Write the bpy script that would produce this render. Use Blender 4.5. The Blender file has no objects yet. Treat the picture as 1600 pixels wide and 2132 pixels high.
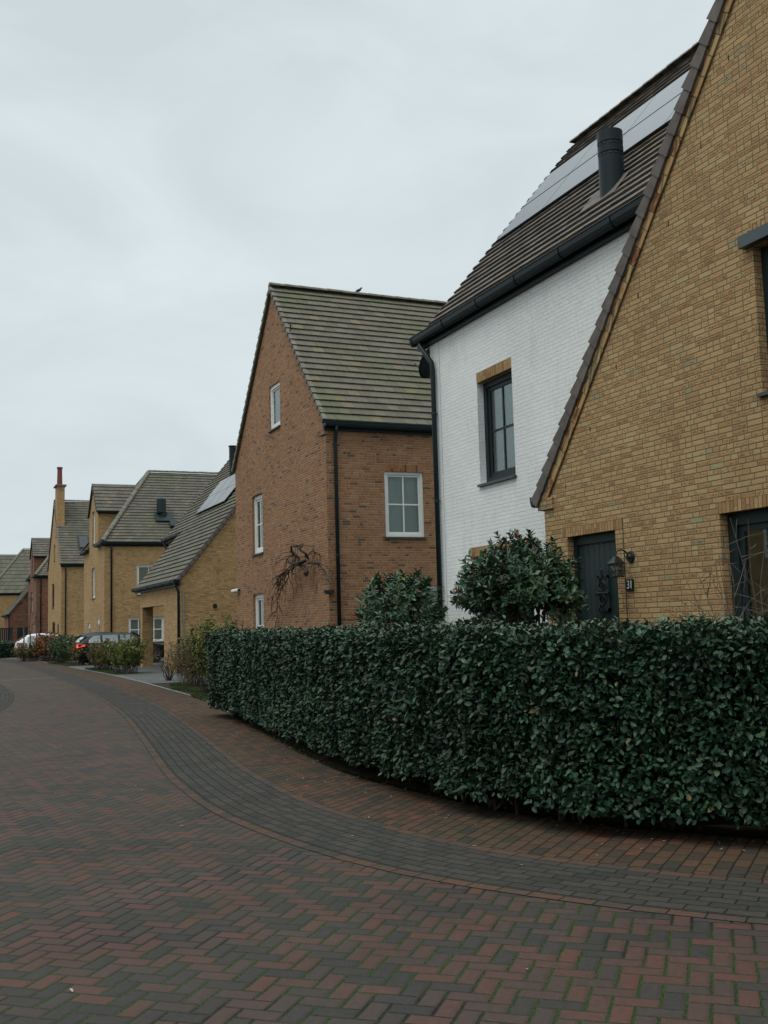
import bpy, bmesh, math, random
import numpy as np
from mathutils import Vector, Matrix
from mathutils.geometry import tessellate_polygon
random.seed(7); RNG = np.random.default_rng(7)
SC = bpy.context.scene; COL = SC.collection
R_ = math.radians

# ------------------------------------------------------------------ camera, sky, sun, exposure
cam_d = bpy.data.cameras.new('camera'); cam = bpy.data.objects.new('camera', cam_d); COL.objects.link(cam)
SC.camera = cam
cam_d.sensor_fit = 'HORIZONTAL'; cam_d.sensor_width = 24.0; cam_d.lens = 24.0*2160/1600
cam_d.clip_end = 3000; cam_d.clip_start = 0.05
_roll, _pitch, _yaw = math.atan(.0275), math.atan(230*math.cos(math.atan(.0275))/2160), R_(23.635)
_Z = Matrix.Rotation(-_yaw, 3, 'Z')
_F = Vector((0, math.cos(_pitch), math.sin(_pitch))); _U0 = Vector((0, -math.sin(_pitch), math.cos(_pitch))); _R0 = Vector((1, 0, 0))
_R = _R0*math.cos(_roll) - _U0*math.sin(_roll); _U = _R0*math.sin(_roll) + _U0*math.cos(_roll)
_R, _U, _F = _Z@_R, _Z@_U, _Z@_F
cam.matrix_world = Matrix(((_R.x, _U.x, -_F.x, 0), (_R.y, _U.y, -_F.y, 0), (_R.z, _U.z, -_F.z, 1.6), (0, 0, 0, 1)))

SUN_AZ, SUN_EL = R_(250), R_(60)      # azimuth clockwise from +Y : the veiled sun stands over the street side
w = bpy.data.worlds.new('World'); SC.world = w; w.use_nodes = True
nt = w.node_tree; nt.nodes.clear()
def wn(t, **k):
    n = nt.nodes.new(t)
    for a, b in k.items(): setattr(n, a, b)
    return n
out = wn('ShaderNodeOutputWorld'); bg = wn('ShaderNodeBackground'); bg.inputs['Strength'].default_value = 0.10
sky = wn('ShaderNodeTexSky'); sky.sky_type = 'NISHITA'; sky.sun_disc = False
sky.sun_elevation = SUN_EL; sky.sun_rotation = SUN_AZ; sky.air_density = 1.0; sky.dust_density = 3.0
tc = wn('ShaderNodeTexCoord'); mp = wn('ShaderNodeMapping'); mp.inputs['Scale'].default_value = (1.6, 1.6, 3.6)
mp.inputs['Rotation'].default_value = (0.1, 0.12, 0.5)
nz = wn('ShaderNodeTexNoise'); nz.inputs['Scale'].default_value = 2.1; nz.inputs['Detail'].default_value = 8; nz.inputs['Roughness'].default_value = .52
nz.inputs['Distortion'].default_value = .5
rp = wn('ShaderNodeValToRGB'); e = rp.color_ramp.elements
e[0].position = .34; e[0].color = (5.35, 6.05, 6.25, 1); e[1].position = .68; e[1].color = (6.55, 7.2, 7.4, 1)
sep = wn('ShaderNodeSeparateXYZ'); mr = wn('ShaderNodeMapRange')
mr.inputs['From Min'].default_value = .54; mr.inputs['From Max'].default_value = 1.0; mr.inputs['To Min'].default_value = 1.0; mr.inputs['To Max'].default_value = 2.9
mul = wn('ShaderNodeMixRGB', blend_type='MULTIPLY'); mul.inputs['Fac'].default_value = 1
mix = wn('ShaderNodeMixRGB'); mix.inputs['Fac'].default_value = .93
L = nt.links.new
L(tc.outputs['Generated'], mp.inputs['Vector']); L(mp.outputs[0], nz.inputs['Vector']); L(nz.outputs['Fac'], rp.inputs['Fac'])
L(tc.outputs['Generated'], sep.inputs[0]); L(sep.outputs['Z'], mr.inputs['Value'])
L(rp.outputs[0], mul.inputs[1]); L(mr.outputs[0], mul.inputs[2])
L(sky.outputs[0], mix.inputs[1]); L(mul.outputs[0], mix.inputs[2]); L(mix.outputs[0], bg.inputs['Color']); L(bg.outputs[0], out.inputs[0])

sd = bpy.data.lights.new('sun', 'SUN'); sd.energy = 0.8; sd.angle = R_(28); sd.color = (1.0, .96, .9)
so = bpy.data.objects.new('sun', sd); COL.objects.link(so)
sdir = Vector((math.sin(SUN_AZ)*math.cos(SUN_EL), math.cos(SUN_AZ)*math.cos(SUN_EL), math.sin(SUN_EL)))
so.rotation_euler = sdir.to_track_quat('Z', 'Y').to_euler(); so.location = sdir*50
SC.view_settings.view_transform = 'Standard'; SC.view_settings.look = 'None'; SC.view_settings.exposure = 0.25; SC.view_settings.gamma = 1.0

# ------------------------------------------------------------------ node helper and materials
class NG:
    def __init__(s, name):
        s.m = bpy.data.materials.new(name); s.m.use_nodes = True; s.t = s.m.node_tree; s.t.nodes.clear()
        s.out = s.t.nodes.new('ShaderNodeOutputMaterial'); s.b = s.t.nodes.new('ShaderNodeBsdfPrincipled')
        s.t.links.new(s.b.outputs[0], s.out.inputs[0])
    def set(s, inp, v):
        if isinstance(v, bpy.types.NodeSocket): s.t.links.new(v, inp)
        elif isinstance(v, (tuple, list)) and len(v) == 3 and inp.type == 'RGBA': inp.default_value = (*v, 1)
        else: inp.default_value = v
    def n(s, ty, ins=None, **k):
        n = s.t.nodes.new(ty)
        for a, b in k.items(): setattr(n, a, b)
        for a, b in (ins or {}).items(): s.set(n.inputs[a], b)
        return n
    def mt(s, op, a, b=0.0, c=0.0):
        n = s.t.nodes.new('ShaderNodeMath'); n.operation = op
        s.set(n.inputs[0], a); s.set(n.inputs[1], b); s.set(n.inputs[2], c)
        return n.outputs[0]
    def mixc(s, f, a, b, bt='MIX'):
        n = s.n('ShaderNodeMixRGB', blend_type=bt); s.set(n.inputs[0], f); s.set(n.inputs[1], a); s.set(n.inputs[2], b); return n.outputs[0]
    def noise(s, vec, scale, detail=3, rough=.5, out='Fac', dist=0.0):
        n = s.n('ShaderNodeTexNoise', {'Scale': scale, 'Detail': detail, 'Roughness': rough, 'Distortion': dist})
        if vec is not None: s.t.links.new(vec, n.inputs['Vector'])
        return n.outputs[out]
    def ramp(s, f, stops, interp='LINEAR'):
        n = s.n('ShaderNodeValToRGB'); n.color_ramp.interpolation = interp
        el = n.color_ramp.elements
        while len(el) < len(stops): el.new(.5)
        for i, (p, c) in enumerate(stops):
            el[i].position = p; el[i].color = (c, c, c, 1) if not isinstance(c, tuple) else (*c, 1)
        s.set(n.inputs[0], f); return n.outputs[0]
    def comb(s, x, y, z=0.0):
        n = s.n('ShaderNodeCombineXYZ'); s.set(n.inputs[0], x); s.set(n.inputs[1], y); s.set(n.inputs[2], z); return n.outputs[0]
    def wnoise(s, vec):
        n = s.n('ShaderNodeTexWhiteNoise', noise_dimensions='3D'); s.t.links.new(vec, n.inputs['Vector']); return n
    def uv(s):
        n = s.n('ShaderNodeUVMap'); n.uv_map = 'UVMap'; q = s.n('ShaderNodeSeparateXYZ'); s.t.links.new(n.outputs[0], q.inputs[0])
        return n.outputs[0], q.outputs[0], q.outputs[1]
    def obj(s): return s.n('ShaderNodeTexCoord').outputs['Object']
    def bump(s, h, strength=.5, dist=.01):
        n = s.n('ShaderNodeBump', {'Strength': strength, 'Distance': dist, 'Height': h}); s.t.links.new(n.outputs[0], s.b.inputs['Normal'])
    def fin(s, col, rough=.8, spec=.3, metal=0.0):
        s.set(s.b.inputs['Base Color'], col); s.set(s.b.inputs['Roughness'], rough); s.set(s.b.inputs['Specular IOR Level'], spec); s.set(s.b.inputs['Metallic'], metal)
        return s.m

def m_plain(name, col, rough=.6, spec=.4, metal=0.0, var=.15, bump=.0, sc=8):
    g = NG(name); o = g.obj()
    f = g.noise(o, sc, 4, .6)
    c = g.mixc(1.0, col, g.ramp(f, [(.3, 1-var), (.7, 1+var)]), 'MULTIPLY')
    if bump: g.bump(g.noise(o, sc*12, 3), bump, .003)
    return g.fin(c, rough, spec, metal)

def m_brick(name, stops, mortar, w=.222, h=.0625, mo=.011, scratch=None, scratch_amt=.6, bumpd=.006, split=.72, rough=.9, dirt=(.5, .06)):
    g = NG(name); uv, u, v = g.uv()
    # slight waviness of the courses
    wob = g.noise(uv, 1.7, 2); v2 = g.mt('ADD', v, g.mt('MULTIPLY', g.mt('SUBTRACT', wob, .5), .010))
    vv = g.mt('DIVIDE', v2, h); row = g.mt('FLOOR', vv); rv = g.mt('FRACT', vv)
    off = g.wnoise(g.comb(row, 3.7)).outputs[0]
    uu = g.mt('ADD', g.mt('DIVIDE', u, w), g.mt('MULTIPLY', g.mt('FLOOR', g.mt('MULTIPLY', off, 4)), .25))
    uu = g.mt('ADD', uu, g.mt('MULTIPLY', g.mt('MODULO', row, 2), .5))
    col = g.mt('FLOOR', uu); fr = g.mt('FRACT', uu)
    sp = g.mt('GREATER_THAN', g.wnoise(g.comb(col, row, 1.3)).outputs[0], split)
    f2 = g.mt('FRACT', g.mt('MULTIPLY', fr, 2)); fr2 = g.mt('ADD', g.mt('MULTIPLY', sp, f2), g.mt('MULTIPLY', g.mt('SUBTRACT', 1, sp), fr))
    wid = g.mt('MULTIPLY', w, g.mt('SUBTRACT', 1, g.mt('MULTIPLY', sp, .5)))
    col2 = g.mt('ADD', col, g.mt('MULTIPLY', sp, g.mt('ADD', .25, g.mt('MULTIPLY', .5, g.mt('FLOOR', g.mt('MULTIPLY', fr, 2))))))
    du = g.mt('MULTIPLY', g.mt('MINIMUM', fr2, g.mt('SUBTRACT', 1, fr2)), wid)
    dv = g.mt('MULTIPLY', g.mt('MINIMUM', rv, g.mt('SUBTRACT', 1, rv)), h)
    edge = g.mt('MULTIPLY', g.mt('SUBTRACT', g.noise(uv, 45, 2), .5), .007)
    d = g.mt('ADD', g.mt('MINIMUM', du, dv), edge)
    mask = g.n('ShaderNodeMapRange', {'Value': d, 'From Min': mo*.5-.0022, 'From Max': mo*.5+.0022}).outputs[0]
    r = g.wnoise(g.comb(col2, row, 5.1)); bc = g.ramp(r.outputs[0], stops)
    fine = g.noise(uv, 60, 4, .65)
    bc = g.mixc(1.0, bc, g.ramp(fine, [(.25, .78), (.75, 1.2)]), 'MULTIPLY')
    if scratch:
        q = g.n('ShaderNodeMapping'); g.t.links.new(uv, q.inputs[0]); q.inputs['Scale'].default_value = (26, 60, 1); q.inputs['Rotation'].default_value = (0, 0, .25)
        jit = g.n('ShaderNodeVectorMath', operation='ADD'); g.t.links.new(q.outputs[0], jit.inputs[0]); g.t.links.new(r.outputs[1], jit.inputs[1])
        sn = g.noise(jit.outputs[0], 1.0, 3, .7, dist=1.2)
        cm = g.n('ShaderNodeMapRange', {'Value': g.mt('MINIMUM', g.mt('MULTIPLY', du, .8), dv), 'From Min': .008, 'From Max': .022}).outputs[0]
        amt = g.mt('GREATER_THAN', g.mt('MULTIPLY', sn, g.mt('ADD', .75, g.mt('MULTIPLY', .4, g.wnoise(g.comb(col2, row, 9.9)).outputs[0]))), .54)
        bc = g.mixc(g.mt('MULTIPLY', g.mt('MULTIPLY', amt, cm), scratch_amt), bc, scratch)
    c = g.mixc(mask, mortar, bc)
    big = g.noise(uv, .55, 4, .6); c = g.mixc(1.0, c, g.ramp(big, [(.3, 1-dirt[1]*2), (.7, 1+dirt[1])]), 'MULTIPLY')
    sm = g.n('ShaderNodeMapping'); g.t.links.new(uv, sm.inputs[0]); sm.inputs['Scale'].default_value = (2.6, .35, 1)
    st_ = g.noise(sm.outputs[0], 1.6, 5, .6); c = g.mixc(g.mt('MULTIPLY', g.n('ShaderNodeMapRange', {'Value': st_, 'From Min': .55, 'From Max': .78}).outputs[0], dirt[1]*4), c, (.10, .095, .07))
    hgt = g.mt('ADD', g.mt('MULTIPLY', mask, 1.0), g.mt('MULTIPLY', fine, .35))
    hgt = g.mt('ADD', hgt, g.mt('MULTIPLY', r.outputs[0], .25))
    g.bump(hgt, 1.0, bumpd)
    return g.fin(c, rough, .25)

def m_tile(name, base, moss=.0, course=.3, tw=.30, warm=(.20, .145, .085)):
    g = NG(name); uv, u, v = g.uv()   # u in metres along the eave, v = course index + fraction
    row = g.mt('FLOOR', v); uo = g.mt('ADD', g.mt('DIVIDE', u, tw), g.mt('MULTIPLY', g.mt('MODULO', row, 2), .5))
    col = g.mt('FLOOR', uo); fr = g.mt('FRACT', uo)
    r = g.wnoise(g.comb(col, row, .4))
    c = g.mixc(1.0, base, g.ramp(r.outputs[0], [(0, .84), (1, 1.14)]), 'MULTIPLY')
    c = g.mixc(g.mt('MULTIPLY', g.mt('GREATER_THAN', g.wnoise(g.comb(col, row, 2.2)).outputs[0], .94), .5), c, warm)
    o = g.obj(); n1 = g.noise(o, .5, 4, .6); n2 = g.noise(o, 5, 5, .75)
    if moss:
        f = g.n('ShaderNodeMapRange', {'Value': g.mt('ADD', g.mt('MULTIPLY', n1, .8), g.mt('MULTIPLY', n2, .5)), 'From Min': .60, 'From Max': .95}).outputs[0]
        c = g.mixc(g.mt('MULTIPLY', f, moss), c, (.085, .115, .035))
    c = g.mixc(1.0, c, g.ramp(g.noise(o, 28, 4, .7), [(.25, .8), (.75, 1.2)]), 'MULTIPLY')
    j = g.mt('LESS_THAN', fr, .035); c = g.mixc(g.mt('MULTIPLY', j, .45), c, (.03, .028, .025))
    g.bump(g.mt('ADD', g.noise(o, 60, 3), g.mt('MULTIPLY', j, -1.5)), .4, .004)
    return g.fin(c, .86, .25)

YB = m_brick('yellow_brick', [(0, (.35, .205, .092)), (.12, (.41, .255, .118)), (.5, (.44, .28, .130)), (.8, (.452, .297, .138)), (.985, (.44, .325, .16)), (.992, (.30, .27, .16)), (1, (.32, .28, .17))],
             (.155, .140, .084), scratch=(.16, .055, .028), scratch_amt=.85, mo=.0125)
YB2 = m_brick('ochre_brick', [(0, (.28, .16, .075)), (.15, (.38, .235, .105)), (.6, (.43, .272, .122)), (1, (.48, .32, .15))], (.30, .21, .115), scratch=(.11, .06, .035), scratch_amt=.5)
RB = m_brick('red_brick', [(0, (.09, .068, .052)), (.05, (.11, .072, .052)), (.07, (.245, .105, .052)), (.45, (.275, .132, .066)), (.8, (.295, .155, .078)), (1, (.325, .19, .10))],
             (.33, .245, .155), scratch=(.12, .05, .03), scratch_amt=.35, w=.215, h=.061)
RB2 = m_brick('dark_red_brick', [(0, (.10, .05, .035)), (.3, (.19, .08, .05)), (1, (.27, .125, .075))], (.20, .12, .075), w=.215, h=.061)
WB = m_brick('white_painted_brick', [(0, (.72, .745, .73)), (.5, (.745, .765, .75)), (1, (.76, .78, .765))], (.64, .67, .655), mo=.007, bumpd=.004, dirt=(.5, .045), rough=.7, split=.8)
SOLD = m_brick('soldier_brick', [(0, (.27, .14, .06)), (.5, (.37, .225, .10)), (1, (.42, .28, .13))], (.14, .11, .07), w=.50, h=.0605, mo=.010, scratch=(.2, .09, .04), scratch_amt=.4, split=2.)
SOLDR = m_brick('red_soldier_brick', [(0, (.08, .05, .04)), (.15, (.27, .10, .05)), (1, (.34, .16, .08))], (.24, .15, .09), w=.50, h=.0605, mo=.010, split=2.)
TILE_A = m_tile('brown_grey_roof_tile', (.128, .112, .098), .10)
TILE_B = m_tile('mossy_roof_tile', (.118, .104, .080), .9)
TILE_C = m_tile('grey_roof_tile', (.108, .098, .080), .6)
TILE_V = m_plain('verge_tile_clay', (.115, .098, .088), .8, .25, var=.3, bump=.3, sc=5)
RIDGE = m_plain('ridge_tile_clay', (.145, .135, .108), .85, .2, var=.35, bump=.3, sc=5)
ANTH = m_plain('dark_teal_paint', (.010, .020, .022), .5, .3, var=.12, sc=3)
ANTH2 = m_plain('dark_grey_plastic', (.008, .016, .018), .45, .25, var=.15, sc=4)
DOORM = m_plain('door_paint', (.019, .034, .034), .5, .3, var=.1, sc=3)
IRON = m_plain('black_iron', (.008, .010, .011), .5, .5, var=.2)
WHITE = m_plain('white_frame_paint', (.66, .68, .65), .45, .4, var=.05, sc=4)
SILL = m_plain('blue_stone_sill', (.045, .062, .065), .5, .4, var=.2)
CONC = m_plain('concrete', (.15, .155, .145), .85, .2, var=.25, bump=.3)
ZINC = m_plain('zinc_lead', (.12, .14, .145), .55, .5, .3, var=.2)
POT = m_plain('terracotta_pot', (.17, .055, .045), .8, .2, var=.3)
WOOD = m_plain('weathered_wood', (.20, .14, .085), .8, .2, var=.3, bump=.4)
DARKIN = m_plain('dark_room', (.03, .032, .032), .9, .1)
PLASTER = m_plain('white_plastic', (.62, .63, .61), .5, .4, var=.06)
def m_glass(name, tint=(.86, .91, .90), refl=.12):
    g = NG(name); g.t.nodes.remove(g.b)
    lw = g.n('ShaderNodeFresnel', {'IOR': 1.55}); gl = g.n('ShaderNodeBsdfGlossy', {'Color': (.9, .95, .95, 1), 'Roughness': .02})
    tr = g.n('ShaderNodeBsdfTransparent', {'Color': (*tint, 1)}); ms = g.n('ShaderNodeMixShader')
    f = g.mt('ADD', g.mt('MULTIPLY', lw.outputs[0], 1-refl), refl*.45)
    nb = g.n('ShaderNodeBump', {'Strength': .03, 'Distance': .01, 'Height': g.noise(g.obj(), 1.3, 1)}); g.t.links.new(nb.outputs[0], gl.inputs['Normal'])
    g.t.links.new(f, ms.inputs[0]); g.t.links.new(tr.outputs[0], ms.inputs[1]); g.t.links.new(gl.outputs[0], ms.inputs[2]); g.t.links.new(ms.outputs[0], g.out.inputs[0])
    return g.m
GLASS = m_glass('window_glass')
def m_blind():
    g = NG('slatted_blind'); uv, u, v = g.uv()
    s = g.mt('FRACT', g.mt('MULTIPLY', v, 20)); c = g.ramp(s, [(0, (.36, .40, .39)), (.12, (.58, .65, .63)), (.8, (.64, .71, .69)), (1, (.47, .52, .51))])
    return g.fin(c, .6, .3)
BLIND = m_blind()
CURT = m_plain('purple_curtain', (.07, .06, .085), .9, .1, var=.2)
CURTW = m_plain('pale_curtain', (.5, .56, .54), .9, .1, var=.2, sc=3)
def m_pv():
    g = NG('solar_panel_glass'); uv, u, v = g.uv()
    fu = g.mt('FRACT', g.mt('DIVIDE', u, .156)); fv = g.mt('FRACT', g.mt('DIVIDE', v, .156))
    l = g.mt('MAXIMUM', g.mt('LESS_THAN', fu, .02), g.mt('LESS_THAN', fv, .02))
    c = g.mixc(l, (.008, .010, .016), (.03, .035, .04))
    g.fin(c, .2, .4); g.b.inputs['Coat Weight'].default_value = .15; g.b.inputs['Coat Roughness'].default_value = .06; g.b.inputs['Coat IOR'].default_value = 1.5
    return g.m
PV = m_pv()

def m_leaf(name, stops, rough=.45, spec=.5, trans=.0):
    spec *= .75; rough = min(.8, rough+.12)
    g = NG(name); r = g.n('ShaderNodeNewGeometry')
    c = g.ramp(r.outputs['Random Per Island'], stops)
    big = g.noise(g.obj(), 1.2, 3); c = g.mixc(1.0, c, g.ramp(big, [(.3, .75), (.7, 1.25)]), 'MULTIPLY')
    c = g.mixc(g.mt('MULTIPLY', r.outputs['Backfacing'], .35), c, (.05, .075, .045))
    g.fin(c, rough, spec)
    return g.m
LEAF_H = m_leaf('elaeagnus_leaf', [(0, (.005, .020, .011)), (.4, (.010, .037, .019)), (.75, (.018, .056, .027)), (.93, (.032, .082, .036)), (.98, (.055, .10, .04)), (1, (.12, .085, .035))], .40, .5)
LEAF_T = m_leaf('lit_silvery_leaf', [(0, (.03, .065, .038)), (.5, (.055, .10, .06)), (.85, (.085, .13, .08)), (1, (.13, .12, .07))], .5, .4)  # silvery new growth, coloured lighter still to paint the lit hedge top
LEAF_P = m_leaf('photinia_leaf', [(0, (.016, .048, .024)), (.5, (.034, .088, .040)), (.90, (.068, .135, .052)), (.975, (.07, .10, .04)), (.98, (.20, .035, .03)), (1, (.15, .04, .035))], .34, .6)
LEAF_Y = m_leaf('privet_leaf', [(0, (.035, .06, .015)), (.4, (.075, .115, .022)), (.75, (.14, .17, .03)), (1, (.28, .22, .04))], .5, .4)
LEAF_B = m_leaf('mixed_shrub_leaf', [(0, (.08, .06, .028)), (.4, (.15, .10, .042)), (.7, (.10, .115, .035)), (1, (.22, .18, .05))], .6, .3)
LEAF_G = m_leaf('green_shrub_leaf', [(0, (.028, .06, .025)), (.6, (.055, .10, .038)), (1, (.12, .15, .04))], .5, .4)
LEAF_O = m_leaf('beech_leaf', [(0, (.12, .05, .022)), (.5, (.21, .085, .035)), (1, (.28, .13, .06))], .7, .2)
BARK = m_plain('grey_brown_bark', (.060, .048, .038), .9, .15, var=.35, bump=.5, sc=14)
BARKL = m_plain('pale_twig_bark', (.13, .105, .085), .85, .2, var=.3, sc=14)
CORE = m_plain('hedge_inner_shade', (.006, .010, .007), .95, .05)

# ------------------------------------------------------------------ mesh helper
class MB:
    def __init__(s): s.v = []; s.f = []; s.uv = []; s.mi = []
    def face(s, pts, uv=None, mi=0):
        pts = [Vector(p) for p in pts]; i = len(s.v); s.v += pts; s.f.append(list(range(i, i+len(pts))))
        if uv is None:
            n = Vector((0, 0, 0))
            for a in range(len(pts)): n += pts[a].cross(pts[(a+1) % len(pts)])
            a = [abs(n.x), abs(n.y), abs(n.z)]
            if a[0] >= a[1] and a[0] >= a[2]: uv = [(p.y, p.z) for p in pts]
            elif a[1] >= a[2]: uv = [(p.x, p.z) for p in pts]
            else: uv = [(p.x, p.y) for p in pts]
        s.uv.append(uv); s.mi.append(mi)
    def hexa(s, c, mi=0, uvs=None):   # 8 corners: 0-3 bottom loop, 4-7 top loop
        for q in ((0, 3, 2, 1), (4, 5, 6, 7), (0, 1, 5, 4), (1, 2, 6, 5), (2, 3, 7, 6), (3, 0, 4, 7)): s.face([c[k] for k in q], mi=mi)
        return s
    def box(s, x0, x1, y0, y1, z0, z1, mi=0):
        x0, x1 = min(x0, x1), max(x0, x1); y0, y1 = min(y0, y1), max(y0, y1); z0, z1 = min(z0, z1), max(z0, z1)
        return s.hexa([(x0, y0, z0), (x1, y0, z0), (x1, y1, z0), (x0, y1, z0), (x0, y0, z1), (x1, y0, z1), (x1, y1, z1), (x0, y1, z1)], mi)
    def obox(s, o, ax, ay, az, mi=0):  # oriented box from corner o with edge vectors
        o, ax, ay, az = map(Vector, (o, ax, ay, az))
        if ax.cross(ay).dot(az) < 0: ax, ay = ay, ax
        return s.hexa([o, o+ax, o+ax+ay, o+ay, o+az, o+ax+az, o+ax+ay+az, o+ay+az], mi)
    def tube(s, pts, r, n=8, cap=True, mi=0):
        pts = [Vector(p) for p in pts]; rs = r if isinstance(r, (list, tuple)) else [r]*len(pts); rings = []
        up = None
        for i, p in enumerate(pts):
            t = (pts[min(i+1, len(pts)-1)]-pts[max(i-1, 0)]); t.normalize()
            if up is None:
                up = t.cross(Vector((0, 0, 1)));
                if up.length < .05: up = t.cross(Vector((1, 0, 0)))
            up = (up - t*up.dot(t)); up.normalize(); b = t.cross(up)
            rings.append([p+(up*math.cos(2*math.pi*k/n)+b*math.sin(2*math.pi*k/n))*rs[i] for k in range(n)])
        base = len(s.v)
        for rg in rings: s.v += rg
        for i in range(len(rings)-1):
            for k in range(n):
                a = base+i*n+k; b2 = base+i*n+(k+1) % n
                s.f.append([a, b2, b2+n, a+n]); s.uv.append([(0, 0)]*4); s.mi.append(mi)
        if cap:
            s.f.append([base+k for k in range(n)][::-1]); s.uv.append([(0, 0)]*n); s.mi.append(mi)
            e = base+(len(rings)-1)*n; s.f.append([e+k for k in range(n)]); s.uv.append([(0, 0)]*n); s.mi.append(mi)
        return s
    def sweep(s, prof, p0, p1, a, b, mi=0, cap=True):  # open profile list (x,y) in basis a,b swept p0->p1
        p0, p1, a, b = map(Vector, (p0, p1, a, b)); q0 = [p0+a*x+b*y for x, y in prof]; q1 = [p1+a*x+b*y for x, y in prof]
        for i in range(len(prof)): j = (i+1) % len(prof); s.face([q0[i], q0[j], q1[j], q1[i]], mi=mi)
        if cap: s.face(q0[::-1], mi=mi); s.face(q1, mi=mi)
        return s
    def build(s, name, mats, parent=None, smooth=False):
        me = bpy.data.meshes.new(name); me.from_pydata([tuple(v) for v in s.v], [], s.f)
        uvl = me.uv_layers.new(name='UVMap'); flat = [c for f in s.uv for p in f for c in p]; uvl.data.foreach_set('uv', flat)
        if not isinstance(mats, (list, tuple)): mats = [mats]
        for m in mats: me.materials.append(m)
        me.polygons.foreach_set('material_index', s.mi)
        if smooth: me.polygons.foreach_set('use_smooth', [True]*len(s.f))
        me.update(); o = bpy.data.objects.new(name, me); COL.objects.link(o)
        if parent: o.parent = parent; o.matrix_parent_inverse = pinv(parent)
        return o
def pinv(p):   # things are placed without rotation, meshes sit at the world origin, so this keeps every part where it was modelled
    return Matrix.Translation(p.location).inverted() if p.type == 'EMPTY' else Matrix.Identity(4)
def tag(o, label=None, cat=None, group=None, kind=None):
    for k, v in (('label', label), ('category', cat), ('group', group), ('kind', kind)):
        if v: o[k] = v
    return o
def thing(name, loc, label, cat, group=None):
    o = bpy.data.objects.new(name, None); COL.objects.link(o); o.location = loc; o.empty_display_size = .3
    return tag(o, label, cat, group)

def wall(mb, axis, val, outw, outline, holes=(), reveal=.12, mi=0):
    loops = [[Vector((p[0], p[1], 0)) for p in outline]] + [[Vector((t, z, 0)) for t, z in ((h[0], h[2]), (h[1], h[2]), (h[1], h[3]), (h[0], h[3]))] for h in holes]
    flat = [p for l in loops for p in l]
    P = (lambda t, z, d=0: (val-outw*d, t, z)) if axis == 0 else (lambda t, z, d=0: (t, val-outw*d, z))
    nd = Vector((outw, 0, 0)) if axis == 0 else Vector((0, outw, 0))
    for tri in tessellate_polygon(loops):
        p = [flat[i] for i in tri]; q = [Vector(P(a.x, a.y)) for a in p]
        if (q[1]-q[0]).cross(q[2]-q[0]).dot(nd) < 0: q.reverse(); p.reverse()
        mb.face(q, [(a.x, a.y) for a in p], mi)
    for h in holes:
        c = [(h[0], h[2]), (h[1], h[2]), (h[1], h[3]), (h[0], h[3])]; cen = Vector(P((h[0]+h[1])/2, (h[2]+h[3])/2))
        for i in range(4):
            a, b = c[i], c[(i+1) % 4]; q = [Vector(P(*a)), Vector(P(*b)), Vector(P(*b, reveal)), Vector(P(*a, reveal))]
            n = (q[1]-q[0]).cross(q[2]-q[0])
            uv = [(a[0], a[1]), (b[0], b[1]), (b[0]+(reveal if i % 2 else 0), b[1]+(0 if i % 2 else reveal)), (a[0]+(reveal if i % 2 else 0), a[1]+(0 if i % 2 else reveal))]
            if n.dot(cen-q[0]) < 0: q.reverse(); uv.reverse()
            mb.face(q, uv, mi)

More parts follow.
